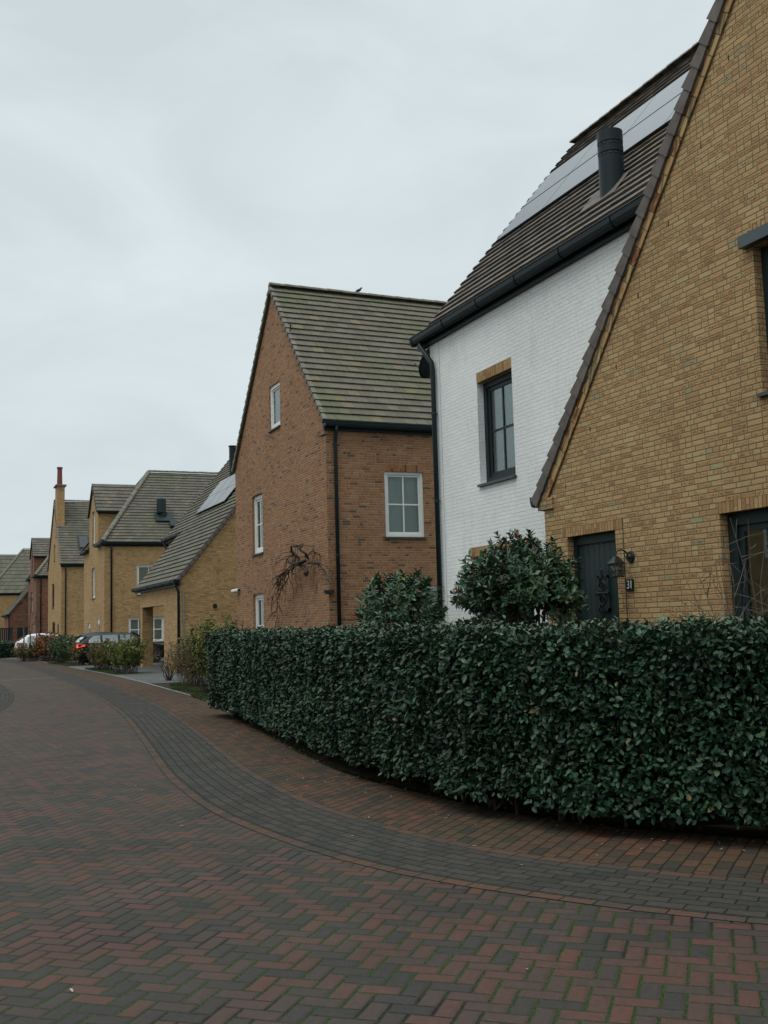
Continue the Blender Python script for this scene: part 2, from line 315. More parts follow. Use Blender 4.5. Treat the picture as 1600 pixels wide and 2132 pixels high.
def window(par, axis, val, outw, t0, t1, z0, z1, recess=.10, fm=WHITE, cols=2, rows=2, case=.07, sash=.05, mun=.028, inner='blind', sill=True, lintel=None, lin_h=.2, lin_ext=.10, proud=.0, sillm=SILL, blind_from=0.0):
    """one window: frame mesh with sub-parts pane, sill, blind, lintel"""
    def B(mb, a0, a1, b0, b1, d0, d1):   # along, height, depth inward
        if axis == 0: mb.box(val-outw*d0, val-outw*d1, a0, a1, b0, b1)
        else: mb.box(a0, a1, val-outw*d0, val-outw*d1, b0, b1)
    m = MB(); d0, d1 = recess, recess+.075
    B(m, t0, t1, z1-case, z1, d0, d1); B(m, t0, t1, z0, z0+case, d0, d1)
    B(m, t0, t0+case, z0+case, z1-case, d0, d1); B(m, t1-case, t1, z0+case, z1-case, d0, d1)
    a0, a1, b0, b1 = t0+case, t1-case, z0+case, z1-case; e0, e1 = recess+.028, recess+.066
    B(m, a0, a1, b1-sash, b1, e0, e1); B(m, a0, a1, b0, b0+sash, e0, e1); B(m, a0, a0+sash, b0+sash, b1-sash, e0, e1); B(m, a1-sash, a1, b0+sash, b1-sash, e0, e1)
    a0 += sash; a1 -= sash; b0 += sash; b1 -= sash
    for k in range(1, cols):
        x = a0+(a1-a0)*k/cols; B(m, x-mun/2, x+mun/2, b0, b1, recess+.033, recess+.06)
    for k in range(1, rows):
        z = b0+(b1-b0)*k/rows; B(m, a0, a1, z-mun/2, z+mun/2, recess+.035, recess+.058)
    f = m.build('window', fm, par); sub = []
    g = MB(); B(g, a0, a1, b0, b1, recess+.045, recess+.049); sub.append(g.build('pane', GLASS, f))
    if inner:
        q = MB(); zb = b0+(b1-b0)*blind_from; B(q, t0+.03, t1-.03, z0 if not blind_from else z0, z1-(z1-z0)*blind_from, recess+.13, recess+.15)
        sub.append(q.build('blind' if inner == 'blind' else 'curtain', {'blind': BLIND, 'curtain': CURTW, 'purple': CURT}[inner], f))
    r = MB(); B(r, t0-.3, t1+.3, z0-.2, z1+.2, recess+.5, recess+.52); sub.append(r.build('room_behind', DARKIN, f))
    if sill:
        s = MB()
        if axis == 0: s.hexa([(val+outw*.05, t0-.03, z0-.05), (val-outw*recess, t0-.03, z0-.05), (val-outw*recess, t1+.03, z0-.05), (val+outw*.05, t1+.03, z0-.05),
                              (val+outw*.05, t0-.03, z0-.012), (val-outw*recess, t0-.03, z0+.003), (val-outw*recess, t1+.03, z0+.003), (val+outw*.05, t1+.03, z0-.012)])
        else: s.hexa([(t0-.03, val+outw*.05, z0-.05), (t0-.03, val-outw*recess, z0-.05), (t1+.03, val-outw*recess, z0-.05), (t1+.03, val+outw*.05, z0-.05),
                      (t0-.03, val+outw*.05, z0-.012), (t0-.03, val-outw*recess, z0+.003), (t1+.03, val-outw*recess, z0+.003), (t1+.03, val+outw*.05, z0-.012)])
        sub.append(s.build('sill', sillm, f))
    if lintel: soldier(f, axis, val, outw, t0-lin_ext, t1+lin_ext, z1, z1+lin_h, lintel)
    return f
def soldier(par, axis, val, outw, t0, t1, z0, z1, mat):
    m = MB(); p = .004
    def q(a, b): return (val+outw*p, a, b) if axis == 0 else (a, val+outw*p, b)
    def q2(a, b): return (val-outw*.1, a, b) if axis == 0 else (a, val-outw*.1, b)
    pts = [q(t0, z0), q(t1, z0), q(t1, z1), q(t0, z1)]; uv = [(.02, t0), (.02, t1), (.27, t1), (.27, t0)]
    n = (Vector(pts[1])-Vector(pts[0])).cross(Vector(pts[2])-Vector(pts[0])); o = Vector((outw, 0, 0)) if axis == 0 else Vector((0, outw, 0))
    if n.dot(o) < 0: pts.reverse(); uv.reverse()
    m.face(pts, uv); b = [q(t0, z0-.0005), q(t1, z0-.0005), q2(t1, z0-.0005), q2(t0, z0-.0005)]; m.face(b, [(.02, t0), (.02, t1), (.1, t1), (.1, t0)])
    for t in (t0, t1): m.face([q(t, z0), q(t, z1), q2(t, z1), q2(t, z0)], [(.02, t), (.2, t), (.2, t+.03), (.02, t+.03)])
    m.face([q(t0, z1), q(t1, z1), q2(t1, z1), q2(t0, z1)], [(.02, t0), (.02, t1), (.1, t1), (.1, t0)])
    return m.build('lintel', mat, par)

def roof_plane(mb, e0, e1, r0, r1, n, th=.048, tw=.30, slab=.10, jit=.004, mi=0):
    """stepped courses of tiles between an eave edge e0-e1 and a top edge r0-r1; every tile is its own slightly uneven slab"""
    e0, e1, r0, r1 = map(Vector, (e0, e1, r0, r1)); up = ((r0+r1)-(e0+e1)); al = (e1-e0).normalized(); nn = al.cross(up).normalized()
    if nn.z < 0: nn = -nn
    for i in range(n):
        ta, tb = i/n, min(1, (i+1.10)/n)
        A0, A1 = e0.lerp(r0, ta), e1.lerp(r1, ta); B0, B1 = e0.lerp(r0, tb), e1.lerp(r1, tb)
        W = (A1-A0).length
        if W < .05: continue
        k0 = (A0-e0).dot(al); o = (i % 2)*tw*.5; cuts = [0.0]
        c = (math.floor((k0+o)/tw)+1)*tw-o-k0
        while c < W-.02: cuts.append(c); c += tw
        cuts.append(W)
        for a, b in zip(cuts[:-1], cuts[1:]):
            fa, fb = a/W, b/W; P = A0.lerp(A1, fa); Q = A0.lerp(A1, fb); S = B0.lerp(B1, fa); T = B0.lerp(B1, fb)
            if (T-Q).cross(P-Q).length < 1e-6: continue
            j = random.uniform(-jit, jit); j2 = random.uniform(-jit, jit)
            Pt, Qt = P+nn*(th+j), Q+nn*(th+j2); St, Tt = S+nn*.003, T+nn*.003
            ua, ub = k0+a, k0+b
            f = [Pt, Qt, Tt, St]; uv = [(ua, i+.02), (ub, i+.02), (ub, i+.98), (ua, i+.98)]
            if (Qt-Pt).cross(Tt-Pt).dot(nn) < 0: f.reverse(); uv.reverse()
            mb.face(f, uv, mi)
            mb.face([P-nn*.01, Q-nn*.01, Qt, Pt], [(ua, i+.03)]*4, mi)
            if a == 0: mb.face([P-nn*.01, Pt, St], [(ua, i+.5)]*3, mi)
            if b == W: mb.face([Q-nn*.01, Qt, Tt], [(ub, i+.5)]*3, mi)
    d = -nn*slab; z = -nn*.012
    mb.face([e0+d, e1+d, r1+d, r0+d], [(0, .5)]*4, mi)
    for a, b in ((e0, e1), (e1, r1), (r1, r0), (r0, e0)):
        if (a-b).length > .01: mb.face([a+d, b+d, b+z, a+z], [(0, .5)]*4, mi)
    return nn
def caps(par, p0, p1, mat=RIDGE, r=.11, step=.34, name='ridge_tiles', lift=.02):
    p0, p1 = Vector(p0), Vector(p1); t = (p1-p0); Ln = t.length; t.normalize(); sd_ = t.cross(Vector((0, 0, 1))).normalized(); up = sd_.cross(t).normalized()
    if up.z < 0: up = -up
    m = MB(); n = max(1, int(round(Ln/step))); st = Ln/n
    for i in range(n):
        a = p0+t*(st*i); b = a+t*(st+.03); ra, rb = r*(1.08), r*.98; o = lift+random.uniform(-.004, .006)
        for sgn in range(6):
            g0, g1 = math.pi*(sgn/6), math.pi*((sgn+1)/6)
            f = lambda P, rr, g: P+sd_*(math.cos(g)*rr)+up*(math.sin(g)*rr*.72+o)
            m.face([f(a, ra, g0), f(b, rb, g0), f(b, rb, g1), f(a, ra, g1)])
        m.face([a+sd_*(math.cos(math.pi*k/6)*ra)+up*(math.sin(math.pi*k/6)*ra*.72+o) for k in range(7)])
        m.face([b+sd_*(math.cos(math.pi*k/6)*rb)+up*(math.sin(math.pi*k/6)*rb*.72+o) for k in range(7)])
    return m.build(name, mat, par)
def verge(par, p0, p1, outv, n, mat=TILE_V, w=.045, hi=.045, lo=.125, name='verge_tiles', gap=.006):
    """stepped skirt tiles running up a gable edge from p0 (eave) to p1 (ridge); outv points away from the house"""
    p0, p1, outv = Vector(p0), Vector(p1), Vector(outv); t = (p1-p0); Ln = t.length; t.normalize(); nn = outv.cross(t).normalized()
    if nn.z < 0: nn = -nn
    m = MB(); st = Ln/n
    for i in range(n):
        a = p0+t*(st*i-.01)+outv*gap; l = st*1.09; j = random.uniform(-.005, .005)
        A = a-nn*(lo-.0); Bq = a+t*l-nn*(lo+.0)
        c = [A, A+outv*w, A+outv*w+nn*(lo+hi+j), A+nn*(lo+hi+j)]
        d = [Bq+nn*.028, Bq+nn*.028+outv*w*.72, Bq+outv*w*.72+nn*(lo+hi-.034), Bq+nn*(lo+hi-.034)]
        m.face(c); m.face(d[::-1])
        for k in range(4): m.face([c[k], d[k], d[(k+1) % 4], c[(k+1) % 4]])
        m.face([A-outv*.05+nn*(lo+hi+j), A+nn*(lo+hi+j), Bq+nn*(lo+hi-.034), Bq-outv*.05+nn*(lo+hi-.034)])
    return m.build(name, mat, par)
GP = [(0, 0), (0, -.02), (-.012, -.075), (-.04, -.115), (-.08, -.125), (-.115, -.105), (-.135, -.06), (-.142, 0), (-.155, .008), (-.15, .016), (-.134, .006), (-.126, -.055), (-.108, -.095), (-.078, -.112), (-.044, -.103), (-.022, -.07), (-.012, 0)]
def gutter(par, p0, p1, outv, mat=ANTH2, sc=1.0, joints=1.4, fascia=.16):
    """half-round gutter whose rear rim runs p0-p1"""
    p0, p1, outv = Vector(p0), Vector(p1), Vector(outv); m = MB(); pr = [(x*sc, y*sc) for x, y in GP]
    m.sweep(pr, p0, p1, -outv, (0, 0, 1))
    t = (p1-p0); Ln = t.length; t.normalize()
    for e in (p0, p1-t*.006): m.sweep([(x, y) for x, y in pr[:8]], e, e+t*.006, -outv, (0, 0, 1))
    if joints:
        k = joints*.35
        while k < Ln:
            q = p0+t*k; m.sweep([(x*1.07, y*1.07-.003) for x, y in pr[:8]]+[(x*1.01, y*1.01) for x, y in pr[:8]][::-1], q, q+t*.035, -outv, (0, 0, 1)); k += joints
    g = m.build('gutter', mat, par)
    if fascia:
        f = MB(); f.obox(p0-outv*.001+Vector((0, 0, -fascia)), t*Ln, -outv*.09, Vector((0, 0, fascia+.01))); f.build('fascia', mat, par)
    return g
def downpipe(par, pts, r=.04, mat=ANTH2, brackets=(), wall_dir=(1, 0, 0), name='downpipe'):
    m = MB(); m.tube(pts, r, 12)
    o = m.build(name, mat, par, smooth=True)
    for z in brackets:
        b = MB()
        for a, c in zip(pts[:-1], pts[1:]):
            if min(a[2], c[2]) <= z <= max(a[2], c[2]) and a[2] != c[2]:
                f = (z-a[2])/(c[2]-a[2]); x, y = a[0]+(c[0]-a[0])*f, a[1]+(c[1]-a[1])*f
                b.tube([(x, y, z-.018), (x, y, z+.018)], r*1.22, 12); wd = Vector(wall_dir); b.tube([Vector((x, y, z))+wd*r, Vector((x, y, z))+wd*(r+.06)], .007, 6)
                s_ = wd.cross(Vector((0, 0, 1))); b.tube([Vector((x, y, z))-s_*(r), Vector((x, y, z))-s_*(r+.04)], .008, 6)
        b.build('pipe_bracket', IRON, o)
    return o

LINKS = []
def roof_obj(par, planes, mat, name='roof'):
    m = MB()
    for p in planes: roof_plane(m, *p[:4], p[4], **(p[5] if len(p) > 5 else {}))
    return m.build(name, mat, par)

# ================================================================== GROUND
def m_herring():
    g = NG('herringbone_clinkers'); uv, u, v = g.uv()      # uv in metres already turned to the laying direction
    wob = g.noise(uv, 2.2, 2, out='Color'); sp_ = g.n('ShaderNodeSeparateXYZ'); g.t.links.new(wob, sp_.inputs[0])
    S = .099
    x = g.mt('DIVIDE', g.mt('ADD', u, g.mt('MULTIPLY', g.mt('SUBTRACT', sp_.outputs[0], .5), .014)), S)
    y = g.mt('DIVIDE', g.mt('ADD', v, g.mt('MULTIPLY', g.mt('SUBTRACT', sp_.outputs[1], .5), .014)), S)
    i, j = g.mt('FLOOR', x), g.mt('FLOOR', y); fx, fy = g.mt('FRACT', x), g.mt('FRACT', y)
    d = g.mt('SUBTRACT', i, j); k = g.mt('SUBTRACT', d, g.mt('MULTIPLY', g.mt('FLOOR', g.mt('DIVIDE', d, 4)), 4))
    hz = g.mt('LESS_THAN', k, 1.5); vt = g.mt('SUBTRACT', 1, hz)
    k1 = g.mt('COMPARE', k, 1, .2); k2 = g.mt('COMPARE', k, 2, .2)
    lx = g.mt('ADD', fx, k1); ly = g.mt('ADD', fy, k2)
    wx = g.mt('ADD', 1, hz); wy = g.mt('ADD', 1, vt)
    dx = g.mt('MINIMUM', lx, g.mt('SUBTRACT', wx, lx)); dy = g.mt('MINIMUM', ly, g.mt('SUBTRACT', wy, ly))
    # the joints that run one way are wider, as laid
    dd = g.mt('MULTIPLY', g.mt('MINIMUM', g.mt('MULTIPLY', dx, 1.05), g.mt('MULTIPLY', dy, .50)), S)
    dd = g.mt('ADD', dd, g.mt('MULTIPLY', g.mt('SUBTRACT', g.noise(uv, 38, 3), .5), .0045))
    mask = g.n('ShaderNodeMapRange', {'Value': dd, 'From Min': .0028, 'From Max': .0060}).outputs[0]
    ci, cj = g.mt('SUBTRACT', i, k1), g.mt('SUBTRACT', j, k2)
    r = g.wnoise(g.comb(ci, cj, .7)); r2 = g.wnoise(g.comb(ci, cj, 4.7)); r3 = g.wnoise(g.comb(ci, cj, 8.1))
    c = g.ramp(r.outputs[0], [(0, (.034, .033, .031)), (.28, (.042, .037, .034)), (.46, (.058, .042, .036)), (.70, (.074, .042, .034)), (.96, (.084, .042, .034)), (1, (.094, .042, .032))])
    fine = g.noise(uv, 26, 5, .7); c = g.mixc(1.0, c, g.ramp(fine, [(.25, .72), (.75, 1.25)]), 'MULTIPLY')
    mot = g.noise(uv, 11, 4, .65); c = g.mixc(g.n('ShaderNodeMapRange', {'Value': mot, 'From Min': .42, 'From Max': .70, 'To Max': .45}).outputs[0], c, (.052, .041, .035))
    spk = g.noise(uv, 260, 2, .5); c = g.mixc(g.mt('MULTIPLY', g.mt('GREATER_THAN', spk, .72), .3), c, (.2, .19, .17))
    big = g.noise(uv, .8, 4, .6); c = g.mixc(1.0, c, g.ramp(big, [(.3, .84), (.7, 1.12)]), 'MULTIPLY')
    mossn = g.noise(uv, 1.1, 3, .6); jc = g.mixc(g.n('ShaderNodeMapRange', {'Value': g.mt('ADD', mossn, g.mt('MULTIPLY', g.noise(uv, 30, 2), .3)), 'From Min': .48, 'From Max': .68}).outputs[0], (.010, .009, .008), (.020, .032, .009))
    jc = g.mixc(1.0, jc, g.ramp(g.noise(uv, 110, 2, .6), [(.4, .5), (.65, 2.2)]), 'MULTIPLY'); c = g.mixc(mask, jc, c)
    tilt = g.mt('ADD', g.mt('MULTIPLY', g.mt('MULTIPLY', g.mt('SUBTRACT', r2.outputs[0], .5), lx), .5), g.mt('MULTIPLY', g.mt('MULTIPLY', g.mt('SUBTRACT', r3.outputs[0], .5), ly), .5))
    rnd_edge = g.n('ShaderNodeMapRange', {'Value': dd, 'From Min': .0, 'From Max': .012}).outputs[0]
    h = g.mt('ADD', g.mt('ADD', g.mt('MULTIPLY', rnd_edge, 1.0), g.mt('MULTIPLY', tilt, .35)), g.mt('ADD', g.mt('MULTIPLY', fine, .12), g.mt('MULTIPLY', r.outputs[0], .25)))
    g.bump(h, .75, .010)
    return g.fin(c, g.ramp(fine, [(.3, .68), (.7, .9)]), .16)
def m_runbond(name, stops, joint, mossc, wid=.205, hei=.1025, jm=.003, jx=.006, bd=.008, stag=.5, mossamt=.6):
    g = NG(name); uv, u, v = g.uv()
    wob = g.noise(uv, 1.6, 2); v2 = g.mt('ADD', v, g.mt('MULTIPLY', g.mt('SUBTRACT', wob, .5), .02))
    vv = g.mt('DIVIDE', v2, hei); row = g.mt('FLOOR', vv); fv = g.mt('FRACT', vv)
    uu = g.mt('ADD', g.mt('DIVIDE', u, wid), g.mt('ADD', g.mt('MULTIPLY', g.mt('MODULO', row, 2), stag), g.mt('MULTIPLY', g.wnoise(g.comb(row, 2.)).outputs[0], .22)))
    col = g.mt('FLOOR', uu); fu = g.mt('FRACT', uu)
    dd = g.mt('MINIMUM', g.mt('MULTIPLY', g.mt('MINIMUM', fu, g.mt('SUBTRACT', 1, fu)), wid), g.mt('MULTIPLY', g.mt('MINIMUM', fv, g.mt('SUBTRACT', 1, fv)), hei))
    dd = g.mt('ADD', dd, g.mt('MULTIPLY', g.mt('SUBTRACT', g.noise(uv, 38, 3), .5), .004))
    mask = g.n('ShaderNodeMapRange', {'Value': dd, 'From Min': jm, 'From Max': jx}).outputs[0]
    r = g.wnoise(g.comb(col, row, .7)); c = g.ramp(r.outputs[0], stops)
    fine = g.noise(uv, 26, 5, .7); c = g.mixc(1.0, c, g.ramp(fine, [(.25, .7), (.75, 1.28)]), 'MULTIPLY')
    big = g.noise(uv, .9, 4, .65); c = g.mixc(g.mt('MULTIPLY', g.n('ShaderNodeMapRange', {'Value': big, 'From Min': .45, 'From Max': .7}).outputs[0], mossamt), c, mossc)
    spk = g.noise(uv, 240, 2, .5); c = g.mixc(g.mt('MULTIPLY', g.mt('GREATER_THAN', spk, .73), .3), c, (.2, .19, .16))
    c = g.mixc(mask, joint, c)
    g.bump(g.mt('ADD', g.n('ShaderNodeMapRange', {'Value': dd, 'From Min': 0., 'From Max': .012}).outputs[0], g.mt('ADD', g.mt('MULTIPLY', fine, .2), g.mt('MULTIPLY', r.outputs[0], .3))), .8, bd)
    return g.fin(c, .9, .10)
HERR = m_herring()
BAND = m_runbond('dark_clinker_band', [(0, (.036, .035, .032)), (.5, (.045, .042, .038)), (1, (.055, .048, .042))], (.014, .016, .010), (.055, .06, .045), mossamt=.2)
SOLDB = m_runbond('red_clinker_edge', [(0, (.042, .042, .038)), (.4, (.066, .048, .038)), (1, (.090, .052, .038))], (.014, .016, .010), (.05, .055, .03), mossamt=.2)
PAVE = m_runbond('brown_pavement_clinkers', [(0, (.036, .034, .028)), (.25, (.058, .042, .030)), (.7, (.080, .048, .032)), (1, (.105, .050, .033))], (.014, .013, .010), (.055, .052, .03), mossamt=.55)
DRIVE = m_runbond('grey_driveway_pavers', [(0, (.075, .08, .08)), (1, (.115, .12, .118))], (.05, .05, .045), (.12, .12, .11), mossamt=.3)
def m_grass(name='grass_ground', a=(.030, .048, .014), b=(.055, .060, .022)):
    g = NG(name); o = g.obj(); c = g.mixc(g.noise(o, 6, 5, .7), a, b); c = g.mixc(g.mt('GREATER_THAN', g.noise(o, 2.3, 4), .6), c, (.05, .042, .025))
    g.bump(g.noise(o, 45, 4), 1., .03); return g.fin(c, .95, .1)
GRASS = m_grass(); SOIL = m_plain('dark_soil', (.030, .024, .017), .95, .1, var=.4, bump=.8, sc=6)

def resample(pts, n):
    P = np.array(pts, float); d = np.r_[0, np.cumsum(np.hypot(*np.diff(P, axis=0).T))]; 
    # Catmull-Rom through the points
    out_ = []
    for s in np.linspace(0, d[-1], n):
        i = min(max(np.searchsorted(d, s)-1, 0), len(P)-2); t = (s-d[i])/(d[i+1]-d[i])
        p0, p1, p2, p3 = P[max(i-1, 0)], P[i], P[i+1], P[min(i+2, len(P)-1)]
        out_.append(.5*((2*p1)+(-p0+p2)*t+(2*p0-5*p1+4*p2-p3)*t*t+(-p0+3*p1-3*p2+p3)*t**3))
    return np.array(out_)
# right-hand side of the street, from near to far (x, y)
OUTER = [(9.4, 1.2), (7.4, 2.6), (5.6, 3.95), (4.54, 4.92), (3.92, 5.80), (3.54, 6.55), (3.33, 7.30), (3.17, 8.3), (3.10, 9.4), (3.20, 11.4), (3.42, 13.4), (3.80, 16.7), (4.18, 20.4), (4.50, 25.4), (4.74, 31.8), (4.79, 36.7), (4.84, 49.), (4.7, 60.), (3.6, 71.), (1.6, 82.), (-1.5, 94.), (-6, 106), (-12, 118)]
ouP = resample(OUTER, 260)
def offs(P, d):
    t = np.gradient(P, axis=0); t /= np.linalg.norm(t, axis=1)[:, None]; n = np.stack([-t[:, 1], t[:, 0]], 1); return P+n*d
def strip(name, A, B, z, mat, label=None, usc=1.0, kind='structure', vflip=False, vlen=None, thick=0):
    m = MB(); d = np.r_[0, np.cumsum(np.linalg.norm(np.diff((A+B)/2, axis=0), axis=1))]
    for i in range(len(A)-1):
        wa = np.linalg.norm(A[i]-B[i]) if vlen is None else vlen; wb = np.linalg.norm(A[i+1]-B[i+1]) if vlen is None else vlen
        q = [(*A[i], z), (*B[i], z), (*B[i+1], z), (*A[i+1], z)]; uv = [(d[i], 0), (d[i], wa), (d[i+1], wb), (d[i+1], 0)]
        if (Vector(q[1])-Vector(q[0])).cross(Vector(q[2])-Vector(q[0])).z < 0: q.reverse(); uv.reverse()
        m.face(q, uv)
    o = m.build(name, mat); tag(o, kind=kind); return o
def sheet(name, pts, z, mat, rot=0.0, org=(0, 0), kind='structure'):
    m = MB(); loops = [[Vector((*p, 0)) for p in pts]]; c, s = math.cos(rot), math.sin(rot)
    for tri in tessellate_polygon(loops):
        q = [Vector((pts[i][0], pts[i][1], z)) for i in tri]
        if (q[1]-q[0]).cross(q[2]-q[0]).z < 0: q.reverse()
        m.face(q, [((p.x-org[0])*c+(p.y-org[1])*s, -(p.x-org[0])*s+(p.y-org[1])*c) for p in q])
    o = m.build(name, mat); tag(o, kind=kind); return o
inner = offs(ouP, .735)          # road-side edge of the dark band
edge2 = offs(ouP, .735+.105)     # one red course beside it
sheet('ground', [(-400, -200), (500, -200), (500, 600), (-400, 600)], -.03, GRASS)
AZ = R_(49)   # rotation of the herringbone
roadpoly = [tuple(p) for p in edge2] + [(-60, 130), (-60, -30), (14, -30), (12.5, -1)]
sheet('road', roadpoly, 0, HERR, rot=AZ)
strip('dark_brick_band', ouP, inner, .004, BAND, vlen=.735)
strip('red_brick_edging', inner, edge2, .003, SOLDB, vlen=.103)
rededge = offs(ouP, -.105); strip('red_edging_course', rededge, ouP, .0035, SOLDB, vlen=.103)
KERB = [(10.8, .9), (8.2, 2.6), (6.75, 4.5), (5.8, 5.45), (5.15, 6.25), (4.70, 6.95), (4.40, 7.8), (4.22, 9.0), (4.10, 11.), (4.55, 14.9), (4.82, 17.0), (5.1, 19.2), (5.42, 21.7), (5.60, 24.5), (5.82, 31.6), (5.92, 37.), (5.8, 43), (5.67, 51), (5.35, 60), (4.2, 70), (2.2, 82), (-.9, 95), (-5.4, 107), (-11.4, 119)]
keP = resample(KERB, 260)
pp = [tuple(p) for p in rededge]+[tuple(p) for p in keP[::-1]]
sheet('pavement', pp, .002, PAVE, rot=R_(90-49.5))
k0_ = int(np.argmax(keP[:, 1] > 18.6)); strip('kerb', keP[k0_:], offs(keP, -.09)[k0_:], .012, CONC)
beyond = [tuple(p) for p in offs(keP, -.09)]+[(60, 119), (60, 0), (12, 0)]
sheet('garden_soil', beyond, -.004, SOIL)
# left side of the street: the dark band swings back into view once
LB = resample([(-9, 6), (-4, 11), (-1.0, 15), (.6, 19), (1.28, 22.5), (1.78, 26), (2.02, 29.5), (2.05, 33), (1.9, 38), (1.4, 46), (.2, 60), (-3, 76), (-8, 90)], 120)
strip('dark_brick_band', LB, offs(LB, .735), .004, BAND, vlen=.735); strip('dark_brick_band', offs(LB, .9), offs(LB, 1.1), .0045, SOLDB, vlen=.2)
# row of pale stones across the lane
sheet('stone_row', [(2.2, 37.35), (4.05, 38.12), (4.03, 38.24), (2.18, 37.47)], .005, CONC)
# driveways between the houses
sheet('driveway', [(5.84, 30.9), (8.45, 30.9), (8.45, 31.2), (14, 31.2), (14, 37.2), (8.2, 37.2), (8.2, 40.09), (11.9, 40.09), (11.9, 57.8), (5.47, 57.8), (5.60, 51), (5.75, 43), (5.84, 37)], .006, DRIVE)
sheet('driveway', [(4.9, 66.2), (12, 66.2), (12, 76.9), (3.2, 76.9)], .006, DRIVE)

# ================================================================== HOUSES
T50 = 1.20
def lintel_strip(): pass

# ---- white painted house -------------------------------------------------
def white_house():
    X, Y1, Y0 = 8.4, 16.87, 3.0; XR, ZR = 11.85, 11.17; ez = 6.90
    h = thing('white_house', (X, Y1, 0), 'tall white painted brick house with dark gutter, solar panels and big roof flue', 'house')
    m = MB(); holes = [(13.98, 15.13, 3.86, 5.58), (13.6, 15.54, .95, 2.66)]
    wall(m, 0, X, -1, [(Y0, 0), (Y1, 0), (Y1, ez), (Y0, ez)], holes, .14)
    X2 = 2*XR-X
    wall(m, 1, Y1, 1, [(X, 0), (X2, 0), (X2, ez), (XR, ZR-.15), (X, ez)]); wall(m, 0, X2, 1, [(Y0, 0), (Y1, 0), (Y1, ez), (Y0, ez)])
    wall(m, 1, Y0, -1, [(X, 0), (X2, 0), (X2, ez), (XR, ZR-.15), (X, ez)])
    m.build('wall', WB, h)
    vy = Y1+.02; xe = X-.10; ze = 7.03+T50*(xe-X); n = 25
    r = roof_obj(h, [((xe, Y0, ze), (xe, vy, ze), (XR, Y0, ZR), (XR, vy, ZR), n), ((2*XR-xe, Y0, ze), (2*XR-xe, vy, ze), (XR, Y0, ZR), (XR, vy, ZR), n)], TILE_A)
    caps(r, (XR, vy+.03, ZR+.02), (XR, Y0, ZR+.02), r=.10)
    verge(r, (xe, vy, ze), (XR, vy, ZR), (0, 1, 0), n, TILE_V, lo=.10, hi=.038)
    verge(r, (2*XR-xe, vy, ze), (XR, vy, ZR), (0, 1, 0), n, TILE_V, lo=.10)
    gutter(h, (X-.065, Y0, 6.885), (X-.065, 17.28, 6.885), (-1, 0, 0), sc=1.15, joints=1.25, fascia=.21)
    downpipe(h, [(X-.14, 16.98, 6.76), (X-.15, 16.95, 6.66), (X-.13, 16.80, 6.50), (X-.075, 16.66, 6.30), (X-.07, 16.64, 6.15), (X-.07, 16.64, 0)], .046, brackets=(5.35, 3.75, 2.2, .8))
    window(h, 0, X, -1, 13.98, 15.13, 3.86, 5.58, .12, ANTH, 2, 2, .10, .07, .035, 'blind', True, SOLD, .17, 0.0)
    window(h, 0, X, -1, 13.6, 15.54, .95, 2.66, .12, ANTH, 3, 2, .08, .05, .03, 'blind', True, SOLD, .16, 0.02)
    # faint movement joint
    j = MB(); j.box(X-.003, X+.02, 16.49, 16.50, .2, 6.7); j.build('movement_joint', m_plain('joint_grey', (.33, .34, .31), .9, .1), h)
    # solar panels, two rows
    u = Vector((1, 0, T50)).normalized(); nrm = Vector((-T50, 0, 1)).normalized()
    def on(x): return Vector((x, 0, 7.03+T50*(x-X)))
    for row_x in (9.80, 10.44):
        y = 16.60; ln = .985
        for k in range(5):
            b = on(row_x)+nrm*.045+Vector((0, y-1.66, 0)); pm = MB()
            pm.obox(b, (0, 1.652, 0), u*.965, nrm*.035)
            p = pm.build('solar_panel', ANTH, h); g = MB(); c = b+nrm*.036+Vector((0, .006, 0))+u*.012
            a, bb = Vector((0, 1.640, 0)), u*.94
            g.face([c, c+bb, c+bb+a, c+a], [(0, 0), (0, 1.025), (1.62, 1.025), (1.62, 0)]); g.build('panel_glass', PV, p); y -= 1.66
    # roof flue
    f = thing('ventilation_flue', (9.07, 12.03, 7.8), 'thick dark cylindrical vent flue standing on the white house roof below the solar panels', 'flue')
    fm = MB(); bx, by = 9.07, 12.03
    zs = [7.60, 8.30, 8.305, 8.36, 8.365, 8.46, 8.465, 8.52, 8.525, 8.70]; rr = [.185, .185, .176, .176, .187, .187, .176, .176, .187, .187]
    fm.tube([(bx, by, z) for z in zs], rr, 36, cap=False); body = fm.build('flue_pipe', ANTH2, f, smooth=False)
    for z in (8.333, 8.493):
        for k in range(14):
            sl = MB(); a = 2*math.pi*k/14; d = Vector((math.cos(a), math.sin(a), 0)); t = Vector((-d.y, d.x, 0)); c = Vector((bx, by, z))+d*.176
            sl.obox(c-t*.026-Vector((0, 0, .011)), t*.052, d*.006, (0, 0, .022)); sl.build('vent_slot', IRON, body)
    ap = MB(); c = on(8.88)+nrm*.040+Vector((0, 12.60, 0)); ap.obox(c, (0, -.9, 0), u*.5, nrm*.008); ap.build('lead_flashing', TILE_V, f)
    cp = MB(); cp.tube([(bx, by, 8.68), (bx, by, 8.685)], .17, 24); cp.build('flue_cap', IRON, f)
    # satellite dish on the hidden gable
    s = thing('satellite_dish', (8.9, 17.2, 6.3), 'dark round satellite dish edge-on under the left end of the white house gutter', 'satellite dish')
    dm = MB(); cx_, cy_, cz_ = 8.72, 17.42, 6.52; D = Vector((-.35, .5, .35)).normalized(); A = D.cross(Vector((0, 0, 1))).normalized(); Bv = A.cross(D)
    N = 28; rings = []
